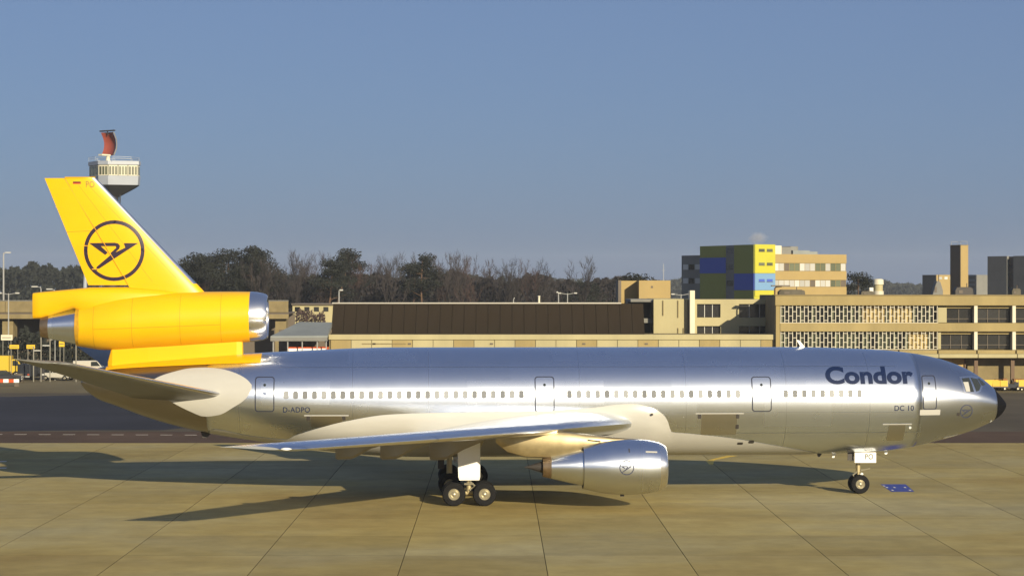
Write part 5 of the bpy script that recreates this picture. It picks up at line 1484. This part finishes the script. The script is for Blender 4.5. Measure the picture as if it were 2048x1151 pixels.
# red container, barrier, crates
rc = thing('red_container', 'rust red skip container beside the yellow truck', 'container', (WX(44, 270), 270, -0.02))
MB().prism([(-1.0, 0.05), (-1.25, 1.5), (1.25, 1.5), (1.0, 0.05)], -0.8, 0.8).build('tub', M['rust_red'], rc, False, 0.03)
for x in (-0.6, 0, 0.6): MB().box(x - 0.05, x + 0.05, -0.88, -0.80, 0.1, 1.45).build('rib', M['rust_red'], rc)
br = thing('barrier', 'orange and white barrier board standing on the apron before the dark car', 'barrier', (WX(12, 246), 246, -0.02))
for i in range(5):
    MB().box(-1.5 + 0.6 * i, -0.9 + 0.6 * i - 0.004, -0.05, 0.05, 0.45, 0.85).build('board', M['bus_red'] if i % 2 else M['white_paint'], br)
for x in (-1.2, 1.2): MB().prism([(x - 0.3, 0), (x - 0.05, 0.9), (x + 0.05, 0.9), (x + 0.3, 0)], -0.06 + 0.12, 0.16).build('foot', M['frame_dark'], br)
for px, Y, w, h, m, lab in ((39, 258, 0.8, 1.0, 'frame_dark', 'dark equipment box standing beside the dark saloon car'), (86, 262, 0.55, 1.35, 'tower_dark', 'tall black cabinet between the dark van and the white car')):
    t = thing('equipment_box', lab, 'cabinet', (WX(px, Y), Y, -0.02))
    MB().box(-w / 2, w / 2, -0.4, 0.4, 0.08, h).build('housing', M[m], t, False, 0.03)
    MB().box(-w / 2 + 0.06, w / 2 - 0.06, -0.425, -0.405, h * 0.45, h * 0.60).build('label_plate', M['lamp_head'], t)
    MB().box(-w / 2 - 0.05, w / 2 + 0.05, -0.45, 0.45, 0.0, 0.078).build('plinth', M['frame_dark'], t)
# red bus under the canopy
bs = thing('red_bus', 'orange red bus parked under the vehicle canopy', 'bus', (WX(617, 238.6), 238.6, -0.02))
MB().box(-2.2, 2.2, -1.1, 1.1, 0.4, 4.75).build('body', M['bus_red'], bs, False, 0.08)
MB().box(-2.1, 2.1, -1.12, -1.103, 5.02 - 1.0, 5.02 - 0.42).build('roof_board', M['white_paint'], bs)
for i in range(6): MB().box(-2.05 + 0.7 * i, -1.45 + 0.7 * i, -1.13, -1.105, 3.0, 3.85).build('window', M['glass_dark'], bs)
for x in (-1.3, 1.3): vwheel(bs, x, -0.95, 0.48, 0.28); vwheel(bs, x, 0.95, 0.48, 0.28)
# baggage carts and tug before the terminal
def cart(px, Y, label, m='cart_yellow', n=3):
    t = thing('baggage_cart', label, 'baggage cart', (WX(px, Y), Y, -0.02))
    MB().box(-1.3, 1.3, -0.65, 0.65, 0.38, 0.48).build('deck', M['frame_dark'], t)
    for i in range(n):
        a = -1.28 + 2.56 * i / n; b = -1.28 + 2.56 * (i + 1) / n
        MB().box(a + 0.02, b - 0.02, -0.66, -0.62, 0.50, 1.15).build('side_panel', M[m], t)
    MB().box(-1.3, 1.3, 0.62, 0.66, 0.50, 1.15).build('side_panel', M[m], t)
    for x in (-1.28, 1.28): MB().tube([(x, -0.6, 0.45), (x, -0.6, 1.2)], 0.03, 5).build('stake', M['steel'], t)
    for x in (-0.9, 0.9):
        for y in (-0.5, 0.5): vwheel(t, x, y, 0.19, 0.12)
    MB().tube([(1.3, 0, 0.4), (1.9, 0, 0.35)], 0.03, 5).build('drawbar', M['frame_dark'], t)
YB = 236.5
cart(1990, YB, 'yellow-sided baggage cart standing beyond the cockpit window')
cart(2058, YB, 'yellow-sided baggage cart behind the tug near the terminal column')
cart(1935, YB + 1.2, 'yellow-sided baggage cart hidden behind the nose')
tg = thing('baggage_tug', 'low dark tug standing between the yellow baggage carts', 'tug', (WX(2020, YB), YB, -0.02))
MB().prism([(-1.1, 0.3), (-1.1, 0.95), (-0.3, 0.95), (-0.2, 0.75), (0.3, 0.75), (0.4, 1.0), (1.1, 0.9), (1.1, 0.3)], -0.6, 0.6).build('body', M['car_dark'], tg, False, 0.04)
MB().box(-0.85, -0.35, -0.35, 0.35, 0.95, 1.35).build('seat', M['crate_brown'], tg, False, 0.04)
MB().tube([(0.35, 0, 0.95), (0.15, 0, 1.25)], 0.03, 5).build('steering_column', M['frame_dark'], tg)
for x in (-0.7, 0.75):
    for y in (-0.55, 0.55): vwheel(tg, x, y, 0.27, 0.18)
for i, (px, h) in enumerate(((2000, 1.15), (2036, 1.2), (1978, 0.7))):
    t = thing('crate', ['brown crate standing behind the end of the baggage cart', 'brown crate standing behind the tug beside the column', 'low brown crate standing behind the baggage cart by the cockpit'][i], 'crate', (WX(px, 238.6), 238.6, -0.02))
    MB().box(-0.55, 0.55, -0.4, 0.4, 0.12, h).build('case', M['crate_brown'], t, False, 0.02)
    for x in (-0.35, 0.35): MB().box(x - 0.08, x + 0.08, -0.42, 0.42, 0, 0.118).build('skid', M['frame_dark'], t)
    MB().box(-0.57, 0.57, -0.42, -0.401, h * 0.5, h * 0.6).build('batten', M['brown_col'], t)

# ------------------------------------------------------------------ steam and haze
sm = bpy.data.materials.new('steam'); sm.use_nodes = True
n, l = sm.node_tree.nodes, sm.node_tree.links
n.remove(n['Principled BSDF'])
pv = n.new('ShaderNodeVolumePrincipled'); pv.inputs['Color'].default_value = (0.93, 0.95, 1, 1)
tc = n.new('ShaderNodeTexCoord'); nt = n.new('ShaderNodeTexNoise'); nt.inputs['Scale'].default_value = 0.8; nt.inputs['Detail'].default_value = 4
l.new(tc.outputs['Object'], nt.inputs['Vector'])
ln_ = n.new('ShaderNodeVectorMath'); ln_.operation = 'LENGTH'; l.new(tc.outputs['Object'], ln_.inputs[0])
mr = n.new('ShaderNodeMapRange'); mr.inputs['From Min'].default_value = 0.6; mr.inputs['From Max'].default_value = 2.4; mr.inputs['To Min'].default_value = 0.35; mr.inputs['To Max'].default_value = -0.55
l.new(ln_.outputs['Value'], mr.inputs[0])
ad = n.new('ShaderNodeMath'); ad.operation = 'ADD'; l.new(nt.outputs[0], ad.inputs[0]); l.new(mr.outputs[0], ad.inputs[1])
mr2 = n.new('ShaderNodeMapRange'); mr2.inputs['From Min'].default_value = 0.35; mr2.inputs['From Max'].default_value = 0.9; mr2.inputs['To Max'].default_value = 0.45
l.new(ad.outputs[0], mr2.inputs[0]); l.new(mr2.outputs[0], pv.inputs['Density'])
l.new(pv.outputs[0], n['Material Output'].inputs['Volume'])
ico = bmesh.new(); bmesh.ops.create_icosphere(ico, subdivisions=3, radius=2.4)
me = bpy.data.meshes.new('steam_puff'); ico.to_mesh(me); ico.free(); me.materials.append(sm)
o = place('steam_puff', me, None, (WX(1515, 400), 400, WZ(476, 400)), (0, 0, 0), (1.15, 1.0, 0.8))
tag(o, 'small white puff of steam above the panel block roof', 'steam', None, 'stuff')

hz = bpy.data.materials.new('haze'); hz.use_nodes = True
n, l = hz.node_tree.nodes, hz.node_tree.links
n.remove(n['Principled BSDF'])
pv = n.new('ShaderNodeVolumePrincipled')
pv.inputs['Color'].default_value = (0.80, 0.88, 1.0, 1); pv.inputs['Density'].default_value = 0.00013; pv.inputs['Anisotropy'].default_value = 0.0
l.new(pv.outputs[0], n['Material Output'].inputs['Volume'])
o = MB().box(-2700, 2700, -2400, 3000, -1.3, 52).build('haze', hz)
tag(o, 'thin pale haze over the airfield', 'haze', None, 'stuff')
